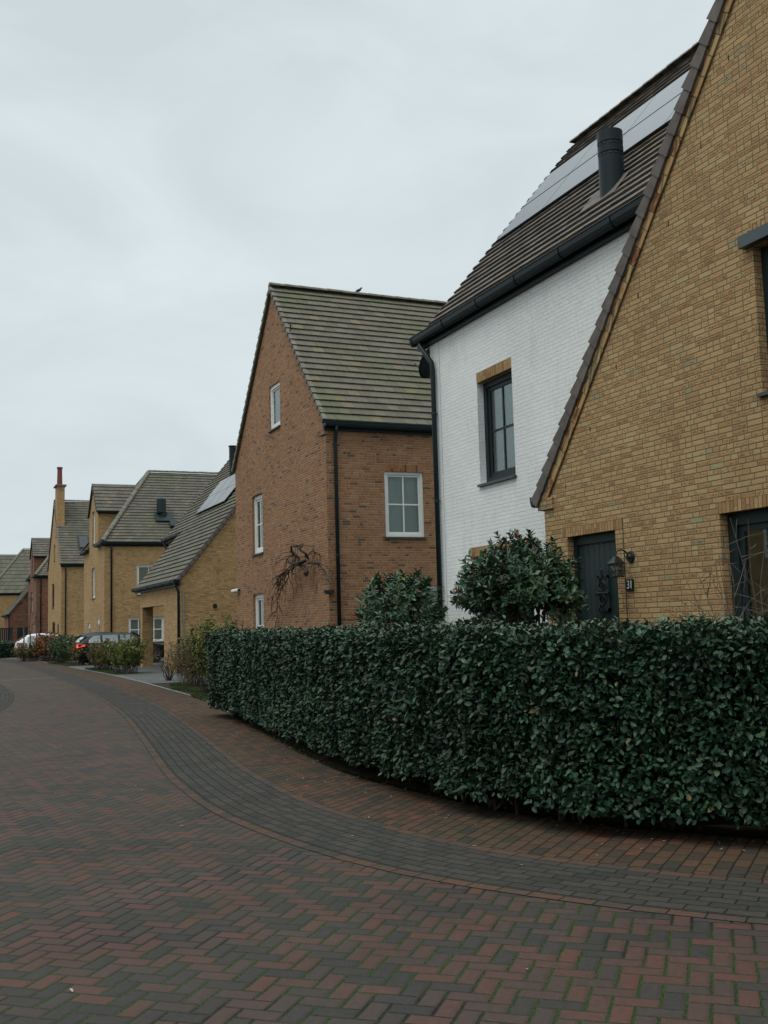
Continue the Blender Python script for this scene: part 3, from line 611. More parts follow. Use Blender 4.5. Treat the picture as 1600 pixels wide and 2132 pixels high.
    for q, dpt in ((0.02, -.075), (.12, -.055), (.22, -.02), (.30, .02), (.345, .055), (.33, .03)):
        rings.append([Vector((cx_, cy_, cz_))+A*math.cos(2*math.pi*k/N)*q+Bv*math.sin(2*math.pi*k/N)*q+D*(dpt+(.0 if q < .34 else 0)) for k in range(N)])
    for a_, b_ in zip(rings[:-1], rings[1:]):
        for k in range(N): dm.face([a_[k], a_[(k+1) % N], b_[(k+1) % N], b_[k]])
    dm.build('dish', ANTH, s, smooth=True)
    am = MB(); am.tube([(8.75, 16.88, 6.35), (8.75, 17.2, 6.35), (8.72, 17.38, 6.5)], .02, 8); am.tube([(8.75, 16.88, 6.2), (8.75, 16.88, 6.5)], .03, 8)
    am.tube([Vector((cx_, cy_, cz_))-Bv*.3, Vector((cx_, cy_, cz_))+D*.35-Bv*.15], .012, 6); am.build('bracket_arm', IRON, s)
    return h
white_house()

# ---- yellow gabled house -------------------------------------------------
def yellow_house():
    X = 7.95; YE = 12.56; ZE = 3.24; YC, ZR = 6.4, 3.24+1.203*(12.56-6.4); Y0 = 2*YC-YE; XB = 17.5
    h = thing('yellow_brick_house', (X, YE-.1, 0), 'yellow brick house number 31 with steep gable, dark door and house corner lantern', 'house')
    Yc = 12.49
    m = MB(); holes = [(10.86, 11.95, .01, 2.69), (6.95, 8.95, .62, 2.69), (6.9, 8.19, 3.89, 5.46)]
    wall(m, 0, X, -1, [(2*YC-Yc, 0), (Yc, 0), (Yc, ZE+.02), (YC, ZR-.05), (2*YC-Yc, ZE+.02)], holes, .13)
    wall(m, 1, Yc, 1, [(X, 0), (XB, 0), (XB, ZE), (X, ZE)]); wall(m, 1, 2*YC-Yc, -1, [(X, 0), (XB, 0), (XB, ZE), (X, ZE)]); wall(m, 0, XB, 1, [(2*YC-Yc, 0), (Yc, 0), (Yc, ZE+.02), (YC, ZR-.05), (2*YC-Yc, ZE+.02)])
    m.build('wall', YB, h)
    # raked brick band along the verge, 30 mm proud
    s = Vector((0, YC-YE, ZR-ZE)); Ln = s.length; s.normalize(); nn = Vector((0, -s.z, s.y))
    if nn.z < 0: nn = -nn
    bm_ = MB(); p0 = Vector((X-.03, YE+.015, ZE+.0)); wd = .15
    a, b, c, d = p0, p0-nn*wd, p0-nn*wd+s*Ln, p0+s*Ln
    for k in range(int(Ln/.225)+1):
        k0, k1 = k*.225, min(Ln, k*.225+.214)
        if k1 <= k0: continue
        for j_, (w0, w1) in enumerate(((0.0, .070), (.078, wd))):
            jj = random.uniform(-.003, .003); off_ = .11*j_
            q = p0+s*(k0+off_*.0)-nn*w1+Vector((jj, 0, 0)); bm_.obox(q, s*(k1-k0), nn*(w1-w0), Vector((.04, 0, 0)))
    o = bm_.build('raked_brick_band', YB, h)
    me = o.data; uvl = me.uv_layers[0].data    # every brick of the band keeps one colour: uv at a random brick centre
    for pl_ in range(0, len(me.polygons), 6):
        cu, cv = (random.randint(0, 60)+.5)*.222, (random.randint(0, 60)+.5)*.0625
        for q in range(6):
            for li in me.polygons[pl_+q].loop_indices:
                co = me.vertices[me.loops[li].vertex_index].co; uvl[li].uv = (cu+((co.z*7.1) % .06)-.03, cv+((co.y*3.3) % .02)-.01)
    bk = MB(); bk.obox(p0+Vector((.012, 0, 0))-nn*wd, s*Ln, nn*wd, Vector((.03, 0, 0))); bk.build('band_mortar', m_plain('mortar_yellow', (.16, .14, .09), .9, .1), h)
    sh = MB(); sh.obox(p0+nn*.002+Vector((-.005, 0, 0)), s*Ln, nn*.05, Vector((.05, 0, 0))); sh.build('verge_shadow_strip', IRON, h)  # black strip painting the shadow gap below the verge tiles
    # kneeler at the foot of the verge
    kn = MB(); kn.hexa([(X-.03, 12.62, 3.12), (X+.1, 12.62, 3.12), (X+.1, 12.24, 3.12), (X-.03, 12.24, 3.12), (X-.03, 12.60, 3.28), (X+.1, 12.60, 3.28), (X+.1, 12.24, 3.28), (X-.03, 12.24, 3.28)]); kn.build('kneeler', YB, h)
    n = 39; off = nn*.075; xe = X-.02
    e0 = Vector((xe, YE+.07, ZE-.02))+off; r0 = Vector((xe, YC, ZR))+off
    E1 = Vector((XB+.05, e0.y, e0.z)); R1 = Vector((XB+.05, r0.y, r0.z)); f0 = Vector((xe, 2*YC-e0.y, e0.z)); F1 = Vector((XB+.05, f0.y, f0.z))
    r = roof_obj(h, [(tuple(e0), tuple(E1), tuple(r0), tuple(R1), n), (tuple(f0), tuple(F1), tuple(r0), tuple(R1), n)], TILE_A)
    caps(r, (xe-.02, YC, r0.z+.02), (XB, YC, r0.z+.02)); verge(r, e0, r0, (-1, 0, 0), n, TILE_V, w=.05, hi=.05, lo=.14)
    verge(r, f0, r0, (-1, 0, 0), n, TILE_V, w=.05, hi=.05, lo=.14)
    gutter(h, (X-.005, 12.70, 3.33), (8.42, 12.70, 3.33), (0, 1, 0), sc=1.15, joints=0, fascia=.15)
    # windows and roller box
    w1 = window(h, 0, X, -1, 6.95, 8.95, .62, 2.69, .11, ANTH, 2, 1, .14, .075, .06, 'blind', True, SOLD, .125, .02, blind_from=.62)
    w2 = window(h, 0, X, -1, 6.9, 8.19, 3.89, 5.46, .11, ANTH, 2, 1, .10, .07, .05, 'blind', True, SOLD, .26, .01)
    rb = MB(); rb.hexa([(X-.10, 6.8, 5.47), (X+.05, 6.8, 5.47), (X+.05, 8.30, 5.47), (X-.10, 8.30, 5.47), (X-.10, 6.8, 5.60), (X+.05, 6.8, 5.62), (X+.05, 8.30, 5.62), (X-.10, 8.30, 5.60)]); rb.build('roller_shutter_box', m_plain('shutter_box_paint', (.045, .065, .07), .4, .5, var=.08), w2)
    soldier(h, 0, X, -1, 10.70, 12.05, 2.69, 2.815, SOLD)
    # door
    dx = X+.10; d = MB()
    for a0, a1, b0, b1, t in ((10.86, 11.95, 2.57, 2.69, .0), (10.86, 10.93, 0, 2.57, .0), (11.88, 11.95, 0, 2.57, .0)): d.box(dx, dx+.09, a0, a1, b0, b1)
    dr = d.build('door', ANTH, h)
    lf = MB(); npk = 8; wpk = (11.88-10.93)/npk
    for k in range(npk):
        y = 10.93+k*wpk; lf.box(dx+.03, dx+.07, y+.004, y+wpk-.004, .04, 2.57)
    lf.box(dx+.042, dx+.075, 10.93, 11.88, .02, 2.57); lf.build('door_leaf', DOORM, dr)
    ya, yb, za, zb = 11.20, 11.44, 1.67, 2.135
    fr = MB()
    for q in ((ya, yb, zb-.035, zb), (ya, yb, za, za+.035), (ya, ya+.035, za, zb), (yb-.035, yb, za, zb)): fr.box(dx+.0, dx+.045, *q)
    fr.build('spy_window_frame', DOORM, dr)
    gp = MB(); gp.box(dx+.025, dx+.028, ya+.03, yb-.03, za+.03, zb-.03); gp.build('spy_window_glass', m_plain('dark_leaded_glass', (.06, .055, .05), .15, .6), dr)
    gr = MB(); yc, zc = (ya+yb)/2, (za+zb)/2
    gr.tube([(dx-.012, yc, za-.10), (dx-.012, yc, zb+.07)], .012, 8); gr.tube([(dx-.012, ya-.03, zc), (dx-.012, yb+.03, zc)], .014, 8)
    for sgn in (-1, 1):
        for zz in (-1, 1):
            gr.tube([(dx-.012, yc+sgn*.075*math.sin(t*math.pi/7)*1.0, zc+zz*(.015+.155*t/7)) for t in range(8)], .008, 6)
        gr.tube([(dx-.016, yc+sgn*.135, zc-.012), (dx-.016, yc+sgn*.145, zc+.012)], .018, 8)
    gr.tube([(dx-.012, yc, za-.10), (dx-.012, yc, za-.125)], [.022, .002], 8); gr.tube([(dx-.012, yc, zb+.07), (dx-.012, yc, zb+.09)], [.02, .002], 8)
    gr.build('iron_grille', IRON, dr)
    hd = MB(); hd.tube([(dx-.04, 11.02, 1.0), (dx-.04, 11.02, 1.16)], .012, 8); hd.build('handle', IRON, dr)
    j = MB(); j.box(X-.0035, X+.02, 10.688, 10.700, 0, 2.83); j.build('movement_joint', m_plain('joint_dark', (.06, .052, .038), .9, .1), h)
    # small iron ties scattered along the verge
    for k in range(9):
        tie = MB(); p = Vector((X-.006, YE, ZE))+s*(.5+k*.93)-nn*(.42+.05*(k % 3)); tie.box(X-.008, X+.01, p.y, p.y+.010, p.z, p.z+.06); tie.build('wall_tie', IRON, h)
    # lantern
    l = thing('wall_lantern', (X, 10.61, 2.3), 'black iron cage lantern on a curled arm beside the dark front door', 'lantern')
    bp = MB(); bp.tube([(X-.002, 10.555, 2.325), (X-.03, 10.555, 2.325)], [.075, .065], 20); bp.tube([(X-.03, 10.555, 2.325), (X-.05, 10.555, 2.325)], [.035, .02], 12); bp.build('back_plate', IRON, l, smooth=False)
    arm = MB(); arm.tube([(X-.04, 10.555, 2.335), (X-.08, 10.56, 2.39), (X-.13, 10.575, 2.415), (X-.18, 10.59, 2.40), (X-.20, 10.60, 2.36), (X-.20, 10.60, 2.335)], .010, 8)
    arm.tube([(X-.05, 10.555, 2.31), (X-.09, 10.56, 2.33), (X-.10, 10.565, 2.365), (X-.075, 10.56, 2.375)], .007, 8); arm.build('arm', IRON, l)
    lx, ly = X-.20, 10.60; top = MB(); R4 = lambda r_, z: [(lx-r_, ly-r_, z), (lx+r_, ly-r_, z), (lx+r_, ly+r_, z), (lx-r_, ly+r_, z)]
    A, B_, C_ = R4(.082, 2.245), R4(.035, 2.31), R4(.02, 2.335)
    top.hexa(A+B_); top.hexa(B_+C_); top.hexa(R4(.086, 2.238)+R4(.086, 2.246)); top.build('lantern_roof', IRON, l)
    cg = MB(); q = .07
    for sx, sy in ((-1, -1), (1, -1), (1, 1), (-1, 1)): cg.tube([(lx+sx*q, ly+sy*q, 2.24), (lx+sx*q*.9, ly+sy*q*.9, 2.085)], .006, 6)
    for f_ in (-.33, .33):
        for sy in (-1, 1): cg.tube([(lx+f_*q, ly+sy*q, 2.24), (lx+f_*q*.9, ly+sy*q*.9, 2.085)], .0035, 5); cg.tube([(lx+sy*q, ly+f_*q, 2.24), (lx+sy*q*.9, ly+f_*q*.9, 2.085)], .0035, 5)
    for z, k in ((2.155, .95), (2.087, .9)):
        p4 = [(lx+sx*q*k, ly+sy*q*k, z) for sx, sy in ((-1, -1), (1, -1), (1, 1), (-1, 1))]
        for a_, b_ in zip(p4, p4[1:]+p4[:1]): cg.tube([a_, b_], .0045, 6)
    cg.hexa(R4(.068, 2.074)+R4(.068, 2.083)); cg.build('cage', IRON, l)
    bl = MB(); bl.tube([(lx, ly, 2.083), (lx, ly, 2.11), (lx, ly, 2.12), (lx, ly, 2.17), (lx, ly, 2.2)], [.018, .018, .03, .032, .008], 12); bl.build('bulb', m_plain('milky_glass', (.55, .52, .42), .3, .5), l, smooth=True)
    gl = MB(); gl.hexa(R4(.058, 2.085)+R4(.064, 2.238)); gl.build('lantern_glass', GLASS, l)
    # number plate 31
    s31 = thing('house_number_sign', (X-.01, 10.595, 1.98), 'small black plate with white house number 31 right of the door', 'house number')
    pm = MB(); pm.box(X-.016, X-.002, 10.525, 10.665, 1.905, 2.05); pm.build('plate', IRON, s31)
    cu = bpy.data.curves.new('n', 'FONT'); cu.body = '31'; cu.size = .145; cu.extrude = .002; cu.align_x = 'CENTER'; cu.align_y = 'CENTER'
    to = bpy.data.objects.new('n', cu); COL.objects.link(to); bpy.context.view_layer.update()
    dg = bpy.context.evaluated_depsgraph_get(); me = bpy.data.meshes.new_from_object(to.evaluated_get(dg)); bpy.data.objects.remove(to)
    me.materials.clear(); me.materials.append(m_plain('white_numeral', (.75, .76, .74), .5, .3, var=.02)); num = bpy.data.objects.new('numerals', me); COL.objects.link(num)
    num.parent = s31; num.matrix_parent_inverse = pinv(s31)
    num.matrix_world = Matrix(((0, 0, -1, X-.019), (-.8, 0, 0, 10.595), (0, 1.0, 0, 1.977), (0, 0, 0, 1)))
    num.matrix_basis = num.matrix_world.copy()
yellow_house()

# ---- generic gable-to-street house (ridge runs away from the street) -----
def gable_house(name, label, X, Y0, Y1, ZE, ZR, XB, bm, tm, n, fholes, sholes=(), gut=True, pipe=None, pm=ANTH2, vm=RIDGE, fine=True):
    h = thing(name, (X, Y0, 0), label, 'house'); yc = (Y0+Y1)/2; m = MB(); ol = [(Y0, 0), (Y1, 0), (Y1, ZE), (yc, ZR-.08), (Y0, ZE)]
    wall(m, 0, X, -1, ol, fholes, .12); wall(m, 0, XB, 1, ol)
    sl = [(X, 0), (XB, 0), (XB, ZE), (X, ZE)]; wall(m, 1, Y0, -1, sl, sholes, .12); wall(m, 1, Y1, 1, sl); m.build('wall', bm, h)
    k = (ZR-ZE)/(yc-Y0); ov = .10; xe = X-.04
    e = lambda y, s: (y-s*ov, ZE+.08-k*ov)
    ya, za = Y0-ov, ZE+.10-k*ov; yb = Y1+ov; zr = ZR+.02
    r = roof_obj(h, [((xe, ya, za), (XB, ya, za), (xe, yc, zr), (XB, yc, zr), n), ((xe, yb, za), (XB, yb, za), (xe, yc, zr), (XB, yc, zr), n)], tm)
    caps(r, (xe-.03, yc, zr+.02), (XB, yc, zr+.02), r=.12, step=.42)
    verge(r, (xe, ya, za), (xe, yc, zr), (-1, 0, 0), n, vm, w=.07, lo=.07, hi=.055); verge(r, (xe, yb, za), (xe, yc, zr), (-1, 0, 0), n, vm, w=.05, lo=.09)
    gutter(h, (xe-.02, Y0-.06, za-.02), (XB, Y0-.06, za-.02), (0, -1, 0), sc=1.1, joints=1.6, fascia=.2)
    if pipe: downpipe(h, [(pipe, Y0-.15, za-.13), (pipe, Y0-.14, za-.24), (pipe, Y0-.07, za-.42), (pipe, Y0-.06, za-.55), (pipe, Y0-.06, 0)], .045, brackets=(ZE-1.5, ZE-3.2, 1.2), wall_dir=(0, 1, 0))
    return h
RX, RY0, RY1 = 8.5, 22.75, 30.75
red = gable_house('red_brick_house', 'red-orange brick house with mossy tiled roof and white windows behind the hedge', RX, RY0, RY1, 6.40, 10.90, 19.0, RB, TILE_B, 23,
    [(26.2, 27.15, 6.95, 8.17), (27.95, 28.98, 3.66, 5.33), (27.97, 29.0, .7, 2.50)], [(9.99, 11.03, 3.65, 5.24), (10.4, 11.6, .8, 2.46)], pipe=8.72)
window(red, 0, RX, -1, 26.2, 27.15, 6.95, 8.17, .04, WHITE, 1, 1, .10, .05, .03, 'purple', True)
window(red, 0, RX, -1, 27.95, 28.98, 3.66, 5.33, .07, WHITE, 2, 2, .11, .06, .035, 'blind', True)
window(red, 0, RX, -1, 27.97, 29.0, .7, 2.50, .07, WHITE, 2, 2, .11, .06, .035, 'blind', True)
window(red, 1, RY0, -1, 9.99, 11.03, 3.65, 5.24, .04, WHITE, 2, 2, .07, .05, .035, 'blind', True, SOLDR, .18, .0)
window(red, 1, RY0, -1, 10.4, 11.6, .8, 2.46, .05, WHITE, 2, 2, .07, .05, .035, 'blind', True)
a = MB(); a.tube([(RX-.03, 25.12+.06*math.sin(math.pi*k/8)-.02, 8.98+.42*k/8) for k in range(9)], .018, 6); a.build('wall_anchor', IRON, red)
cb = MB(); cb.hexa([(RX-.03, 22.72, 6.08), (RX+.05, 22.72, 6.08), (RX+.05, 22.95, 6.08), (RX-.03, 22.95, 6.08), (RX-.03, 22.72, 6.14), (RX+.05, 22.72, 6.14), (RX+.05, 23.25, 6.14), (RX-.03, 23.25, 6.14)]); cb.build('corbel', RB, red)
lp = thing('wall_lamp', (8.42, RY0, 2.35), 'small black box lamp on red wall beside the downpipe', 'lamp')
q = MB(); q.box(8.36, 8.60, RY0-.09, RY0, 2.31, 2.38); q.box(8.40, 8.56, RY0-.075, RY0-.01, 2.29, 2.31); q.build('lamp_housing', IRON, lp)
cm = thing('security_camera', (RX, 30.55, 2.7), 'small white security camera on the far corner of the red house', 'security camera')
q = MB(); q.tube([(RX, 30.5, 2.62), (RX-.06, 30.5, 2.62)], .04, 10); q.tube([(RX-.06, 30.5, 2.62), (RX-.10, 30.5, 2.66)], .015, 8); q.build('bracket', PLASTER, cm)
q = MB(); q.tube([(RX-.05, 30.35, 2.68), (RX-.14, 30.72, 2.66)], .055, 12); cbod = q.build('camera_body', PLASTER, cm)
q = MB(); q.tube([(RX-.045, 30.34, 2.68), (RX-.05, 30.36, 2.68)], .042, 12); q.build('lens', IRON, cbod)
# bird on the red ridge
bd = thing('bird', (11.1, 26.75, 11.05), 'small dark bird perched on the ridge of the mossy roof', 'bird')
def bird_mesh(c, par):
    q = MB(); c = Vector(c); d = Vector((.8, -.5, 0)).normalized()
    pr = [(-.20, .02, .008), (-.12, .055, .022), (-.06, .085, .045), (0, .105, .055), (.055, .13, .048), (.085, .165, .03), (.105, .19, .033), (.13, .195, .027), (.15, .19, .008), (.185, .182, .002)]
    q.tube([c+d*x*.72+Vector((0, 0, z*.72)) for x, z, r_ in pr], [r_*.8 for x, z, r_ in pr], 12)
    q.build('body', IRON, par, smooth=True)
    g_ = MB(); s_ = Vector((-d.y, d.x, 0))
    for k in (-1, 1): g_.tube([c+s_*k*.02+Vector((0, 0, .06)), c+s_*k*.02+Vector((0, 0, -.005)), c+s_*k*.02+d*.03], .005, 5)
    g_.build('legs', IRON, par)
bird_mesh((11.1, 26.75, 11.03), bd)

# ---- house with catslide roof and carport ---------------------------------
def catslide_house(name, label, X, Y0, LOWLEN, LEN, bm, tm, s=1.0, ze=3.36, main_x=2.03, xr=5.1, pillar=True, panels=True, far=False):
    """roof plane faces the street; the near part runs down to a low eave over a carport"""
    h = thing(name, (X, Y0, 0), label, 'house'); k = 1.235; z_at = lambda x: ze+k*(x-(X-.10)); xR = X+xr; zR = z_at(xR); Ym = Y0+LOWLEN; Y1 = Y0+LEN; xm = X+main_x
    m = MB(); zf = z_at(X)-.06
    sideX = 2*xR-xm
    wall(m, 1, Y0, -1, [(X, 0), (sideX, 0), (sideX, z_at(xm)-.06), (xR, zR-.06), (X, zf)])
    if pillar:
        yo0, yo1 = Y0+2.82, Ym-.95
        wall(m, 0, X, -1, [(Y0, 0), (yo0, 0), (yo0, 2.49), (yo1, 2.50), (yo1, 0), (Ym-.5, 0), (Ym-.5, zf), (Y0, zf)])
        m.box(X+.004, X+.45, yo1+.003, Ym-.503, 0, 2.7); wall(m, 0, X+.012, 1, [(yo1, 2.4), (Ym-.5, 2.4), (Ym-.5, zf), (yo1, zf)])
        m.box(X+.02, X+.30, yo0, yo1, 2.50, 2.9); m.box(X+.02, X+.30, yo0-.28, yo0, 0, 2.9)
        wall(m, 0, X+.31, 1, [(Y0, 0), (yo0, 0), (yo0, 3), (Y0, 3)])
    else: wall(m, 0, X, -1, [(Y0, 0), (Ym-.5, 0), (Ym-.5, zf), (Y0, zf)])
    wall(m, 0, xm, -1, [(Y0+.1, 0), (Y1, 0), (Y1, z_at(xm)-.05), (Y0+.1, z_at(xm)-.05)])
    wall(m, 1, Y1, 1, [(xm, 0), (sideX, 0), (sideX, z_at(xm)-.06), (xR, zR-.06), (xm, z_at(xm)-.06)])
    wall(m, 1, Ym-.2, 1, [(X+1.6, 2.4), (xm, 2.4), (xm, z_at(xm)-.06), (X+1.6, z_at(X+1.6)-.06)])
    wall(m, 0, sideX, 1, [(Y0, 0), (Y1, 0), (Y1, z_at(xm)-.06), (Y0, z_at(xm)-.06)]); m.build('wall', bm, h)
    n1 = 13; xe = X-.12; xu = xm-.15; n2 = int(round(n1*(xR-xu)/(xu-xe)))
    xo = Ym-.05
    r = roof_obj(h, [((xe, Y0-.04, z_at(xe)), (xe, xo, z_at(xe)), (xu, Y0-.04, z_at(xu)), (xu, xo, z_at(xu)), n1), ((xu, Y0-.04, z_at(xu)), (xu, Y1+.04, z_at(xu)), (xR, Y0-.04, zR), (xR, Y1+.04, zR), n2),
        ((2*xR-xu, Y0, z_at(xu)), (2*xR-xu, Y1, z_at(xu)), (xR, Y0, zR), (xR, Y1, zR), n2)], tm)
    caps(r, (xR, Y0, zR+.02), (xR, Y1, zR+.02)); verge(r, (xe, Y0-.04, z_at(xe)), (xR, Y0-.04, zR), (0, -1, 0), n1+n2, TILE_V, w=.05, lo=.10)
    verge(r, (xu, Y1+.04, z_at(xu)), (xR, Y1+.04, zR), (0, 1, 0), n2, TILE_V, w=.05, lo=.08); verge(r, (xe, xo, z_at(xe)), (xu, xo, z_at(xu)), (0, 1, 0), n1, TILE_V, w=.04, lo=.08)
    gutter(h, (xe+.02, Y0-.12, z_at(xe)-.01), (xe+.02, xo+.3, z_at(xe)-.01), (-1, 0, 0), sc=1.15, joints=1.5, fascia=.2)
    gutter(h, (xu+.02, Ym-.2, z_at(xu)-.01), (xu+.02, Y1+.45, z_at(xu)-.01), (-1, 0, 0), sc=1.15, joints=1.2, fascia=.2)
    downpipe(h, [(xe-.06, Y0+.03, z_at(xe)-.12), (xe-.02, Y0-.0, z_at(xe)-.22), (X-.05, Y0+.02, z_at(xe)-.45), (X-.05, Y0+.04, 0)], .048)
    downpipe(h, [(xu-.06, Y1+.1, z_at(xu)-.12), (xu-.02, Y1+.05, z_at(xu)-.3), (xm-.05, Y1-.12, z_at(xu)-.75), (xm-.05, Y1-.15, z_at(xu)-1.6), (xm-.05, Y1-.15, 0)], .045)
    if panels:
        u = Vector((1, 0, k)).normalized(); nrm = Vector((-k, 0, 1)).normalized()
        for rx in (10.62, 11.24):
            for q_ in range(3):
                y = Ym-.75-1.68*q_-.0 - (0 if rx < 11 else -.2); b = Vector((rx, y-1.66, z_at(rx)))+nrm*.085; pm = MB(); pm.obox(b, (0, 1.65, 0), u*.98, nrm*.035); p = pm.build('solar_panel', ANTH, h)
                g = MB(); c = b+nrm*.036+Vector((0, .012, 0))+u*.012; a_, bb = Vector((0, 1.62, 0)), u*.955
                g.face([c, c+bb, c+bb+a_, c+a_], [(0, 0), (0, .95), (1.62, .95), (1.62, 0)]); g.build('panel_glass', PV, p)
        f = MB(); fx = 12.02; fy = 43.9; f.tube([(fx, fy, z_at(fx)-.1), (fx, fy, z_at(fx)+1.25), (fx, fy, z_at(fx)+1.26), (fx, fy, z_at(fx)+1.3)], [.15, .15, .18, .18], 16); f.build('flue', ANTH2, h)
    return h
H2X, H2Y = 8.2, 37.27
h2 = catslide_house('yellow_brick_house', 'yellow brick house with long low roof over an open carport next to the red house', H2X, H2Y, 8.25, 11.6, YB2, TILE_C)
v = MB(); v.tube([(9.48, H2Y-.03, 2.36), (9.48, H2Y+.01, 2.36)], .085, 16); v.build('round_vent', IRON, h2)
pl_ = MB(); pl_.box(8.30, 8.36, H2Y-.03, H2Y-.004, .2, 2.9); pl_.build('conduit', m_plain('grey_conduit', (.2, .2, .18), .7, .2), h2)

# ---- hipped house with wall dormer ----------------------------------------
def hip_house(name, label, X, Y0, W, ZE, ZR, run, XB, bm, tm, n=15, dorm=True, dz=(8.4, 10.1), wm=WHITE, detail=True, flue=False, fdoors=True):
    h = thing(name, (X, Y0, 0), label, 'house'); Y1 = Y0+W; yc = Y0+W/2; k = (ZR-ZE)/(W/2); ov = .08
    fh = []; sh = []
    if detail: fh = [(yc-.68, yc+.66, 3.45, 5.2), (yc+1.3, yc+2.3, 0.02, 2.03), (yc-2.35, yc-1.42, .02, 2.26)]; sh = [(X+1.76, X+3.08, 3.5, 5.13), (X+1.31, X+3.25, .9, 2.24)]
    m = MB(); y0d, y1d = yc-1.75, yc+1.75
    ol = [(Y0, 0), (Y1, 0), (Y1, ZE)] + ([(y1d, ZE), (y1d, dz[0]), (yc, dz[1]-.06), (y0d, dz[0]), (y0d, ZE)] if dorm else []) + [(Y0, ZE)]
    if dorm and detail: fh.append((yc-.55, yc+.5, 6.6, 8.5))
    wall(m, 0, X, -1, ol, fh, .12); s_ = [(X, 0), (XB, 0), (XB, ZE), (X, ZE)]; wall(m, 1, Y0, -1, s_, sh, .12); wall(m, 1, Y1, 1, s_); wall(m, 0, XB, 1, [(Y0, 0), (Y1, 0), (Y1, ZE), (Y0, ZE)])
    if dorm:
        xk = lambda z: X+run*(z-ZE)/(ZR-ZE)
        for yy, o in ((y0d, -1), (y1d, 1)): wall(m, 1, yy, o, [(X, ZE-.05), (xk(ZE)+.05, ZE-.05), (xk(dz[0])+.1, dz[0]), (X, dz[0])])
    m.build('wall', bm, h)
    ya, yb, za = Y0-ov, Y1+ov, ZE+.08-k*ov; xa = X-.10; ap = (X+run, yc, ZR); kx = (ZR-ZE)/run; zx = za
    pls = [((xa, ya, za), (XB, ya, za), ap, (XB, yc, ZR), n), ((xa, yb, za), (XB, yb, za), ap, (XB, yc, ZR), n)]
    if dorm:   # street hip in two strips left and right of the dormer, plus the part above it
        def hp(y, z):  # point on the hip plane at height z
            f = (z-za)/(ZR-za); return (xa+(X+run-xa)*f, y, z)
        zt = dz[1]; f = (zt-za)/(ZR-za); yl, yr = ya+(yc-ya)*f, yb+(yc-yb)*f
        pls += [(hp(ya, za), hp(y0d, za), hp(ya+(yc-ya)*f, zt), hp(min(y0d+.9, yc), zt), n-2), (hp(y1d, za), hp(yb, za), hp(max(y1d-.9, yc), zt), hp(yr, zt), n-2)]
    else: pls += [((xa, ya, za), (xa, yb, za), ap, ap, n)]
    r = roof_obj(h, pls, tm)
    caps(r, (xa, ya, za+.04), ap, r=.14, name='hip_tiles'); caps(r, (xa, yb, za+.04), ap, r=.12, name='hip_tiles'); caps(r, (ap[0], yc, ZR+.03), (XB, yc, ZR+.03), r=.13)
    if dorm:
        kd = (dz[1]-dz[0])/(yc-y0d); e0 = (X-.08, y0d-.12, dz[0]-kd*.12+.06); r0 = (X-.08, yc, dz[1]+.05); xr = X+run*(dz[1]-ZE)/(ZR-ZE)+.1; xe_ = X+run*(dz[0]-ZE)/(ZR-ZE)+.25
        d = roof_obj(h, [(e0, (xe_, e0[1], e0[2]), r0, (xr, yc, r0[2]), 8, dict(slab=.06)), ((X-.08, 2*yc-e0[1], e0[2]), (xe_, 2*yc-e0[1], e0[2]), r0, (xr, yc, r0[2]), 8, dict(slab=.06))], tm, 'dormer_roof')
        verge(d, e0, r0, (-1, 0, 0), 8, ANTH, w=.03, lo=.12, hi=.02); verge(d, (X-.08, 2*yc-e0[1], e0[2]), r0, (-1, 0, 0), 8, ANTH, w=.03, lo=.12, hi=.02)
        gutter(h, (X-.05, e0[1]+.02, e0[2]-.01), (xe_-.1, e0[1]+.02, e0[2]-.01), (0, -1, 0), sc=.9, joints=0, fascia=.12)
        # street-side gutters in two stubs either side of the dormer
        gutter(h, (xa+.02, ya-.15, za), (xa+.02, y0d-.0, za), (-1, 0, 0), sc=1.2, joints=0); gutter(h, (xa+.02, y1d, za), (xa+.02, yb+.15, za), (-1, 0, 0), sc=1.2, joints=0)
        if detail: window(h, 0, X, -1, yc-.55, yc+.5, 6.6, 8.5, .09, wm, 2, 1, .09, .06, .03, 'curtain', True)
    gutter(h, (xa, Y0-.04, za-.02), (XB, Y0-.04, za-.02), (0, -1, 0), sc=1.2, joints=1.8, fascia=.22)
    downpipe(h, [(X+.38, Y0-.12, za-.13), (X+.38, Y0-.06, za-.4), (X+.38, Y0-.06, 0)], .05)
    if detail:
        window(h, 0, X, -1, yc-.68, yc+.66, 3.45, 5.2, .09, wm, 2, 2, .09, .06, .04, 'curtain', True)
        for a0, a1, zz in ((yc+1.3, yc+2.3, 2.03), (yc-2.35, yc-1.42, 2.26)):
            d = MB(); d.box(X+.05, X+.12, a0, a1, 0, zz); dd = d.build('door', wm, h); g = MB(); g.box(X+.045, X+.05, a0+.2, a1-.2, 1.2, zz-.3); g.build('door_pane', GLASS, dd)
        window(h, 1, Y0, -1, X+1.76, X+3.08, 3.5, 5.13, .05, wm, 2, 1, .08, .05, .04, 'blind', True)
        window(h, 1, Y0, -1, X+1.31, X+3.25, .9, 2.24, .05, wm, 4, 2, .08, .05, .05, 'blind', True)
    if flue:
        f = MB(); fy = Y0+1.35; fz = za+k*(fy-ya)-.1; f.tube([(12.1, fy, fz), (12.1, fy, fz+.32), (12.0, fy, fz+.34), (12.0, fy, fz+1.12), (12.0, fy, fz+1.14), (12.0, fy, fz+1.2)], [.22, .24, .27, .26, .22, .10], 14); f.tube([(11.62, fy-.1, fz+.8), (12.2, fy-.1, fz+.8)], .03, 6)
        fl = f.build('flue', ANTH, h); ap2 = MB(); ap2.obox((11.6, fy-.40, fz-.30+.1), (1.0, 0, 0), (0, .5, .5*k), (0, -.02, .03)); ap2.build('flashing', ANTH2, fl)
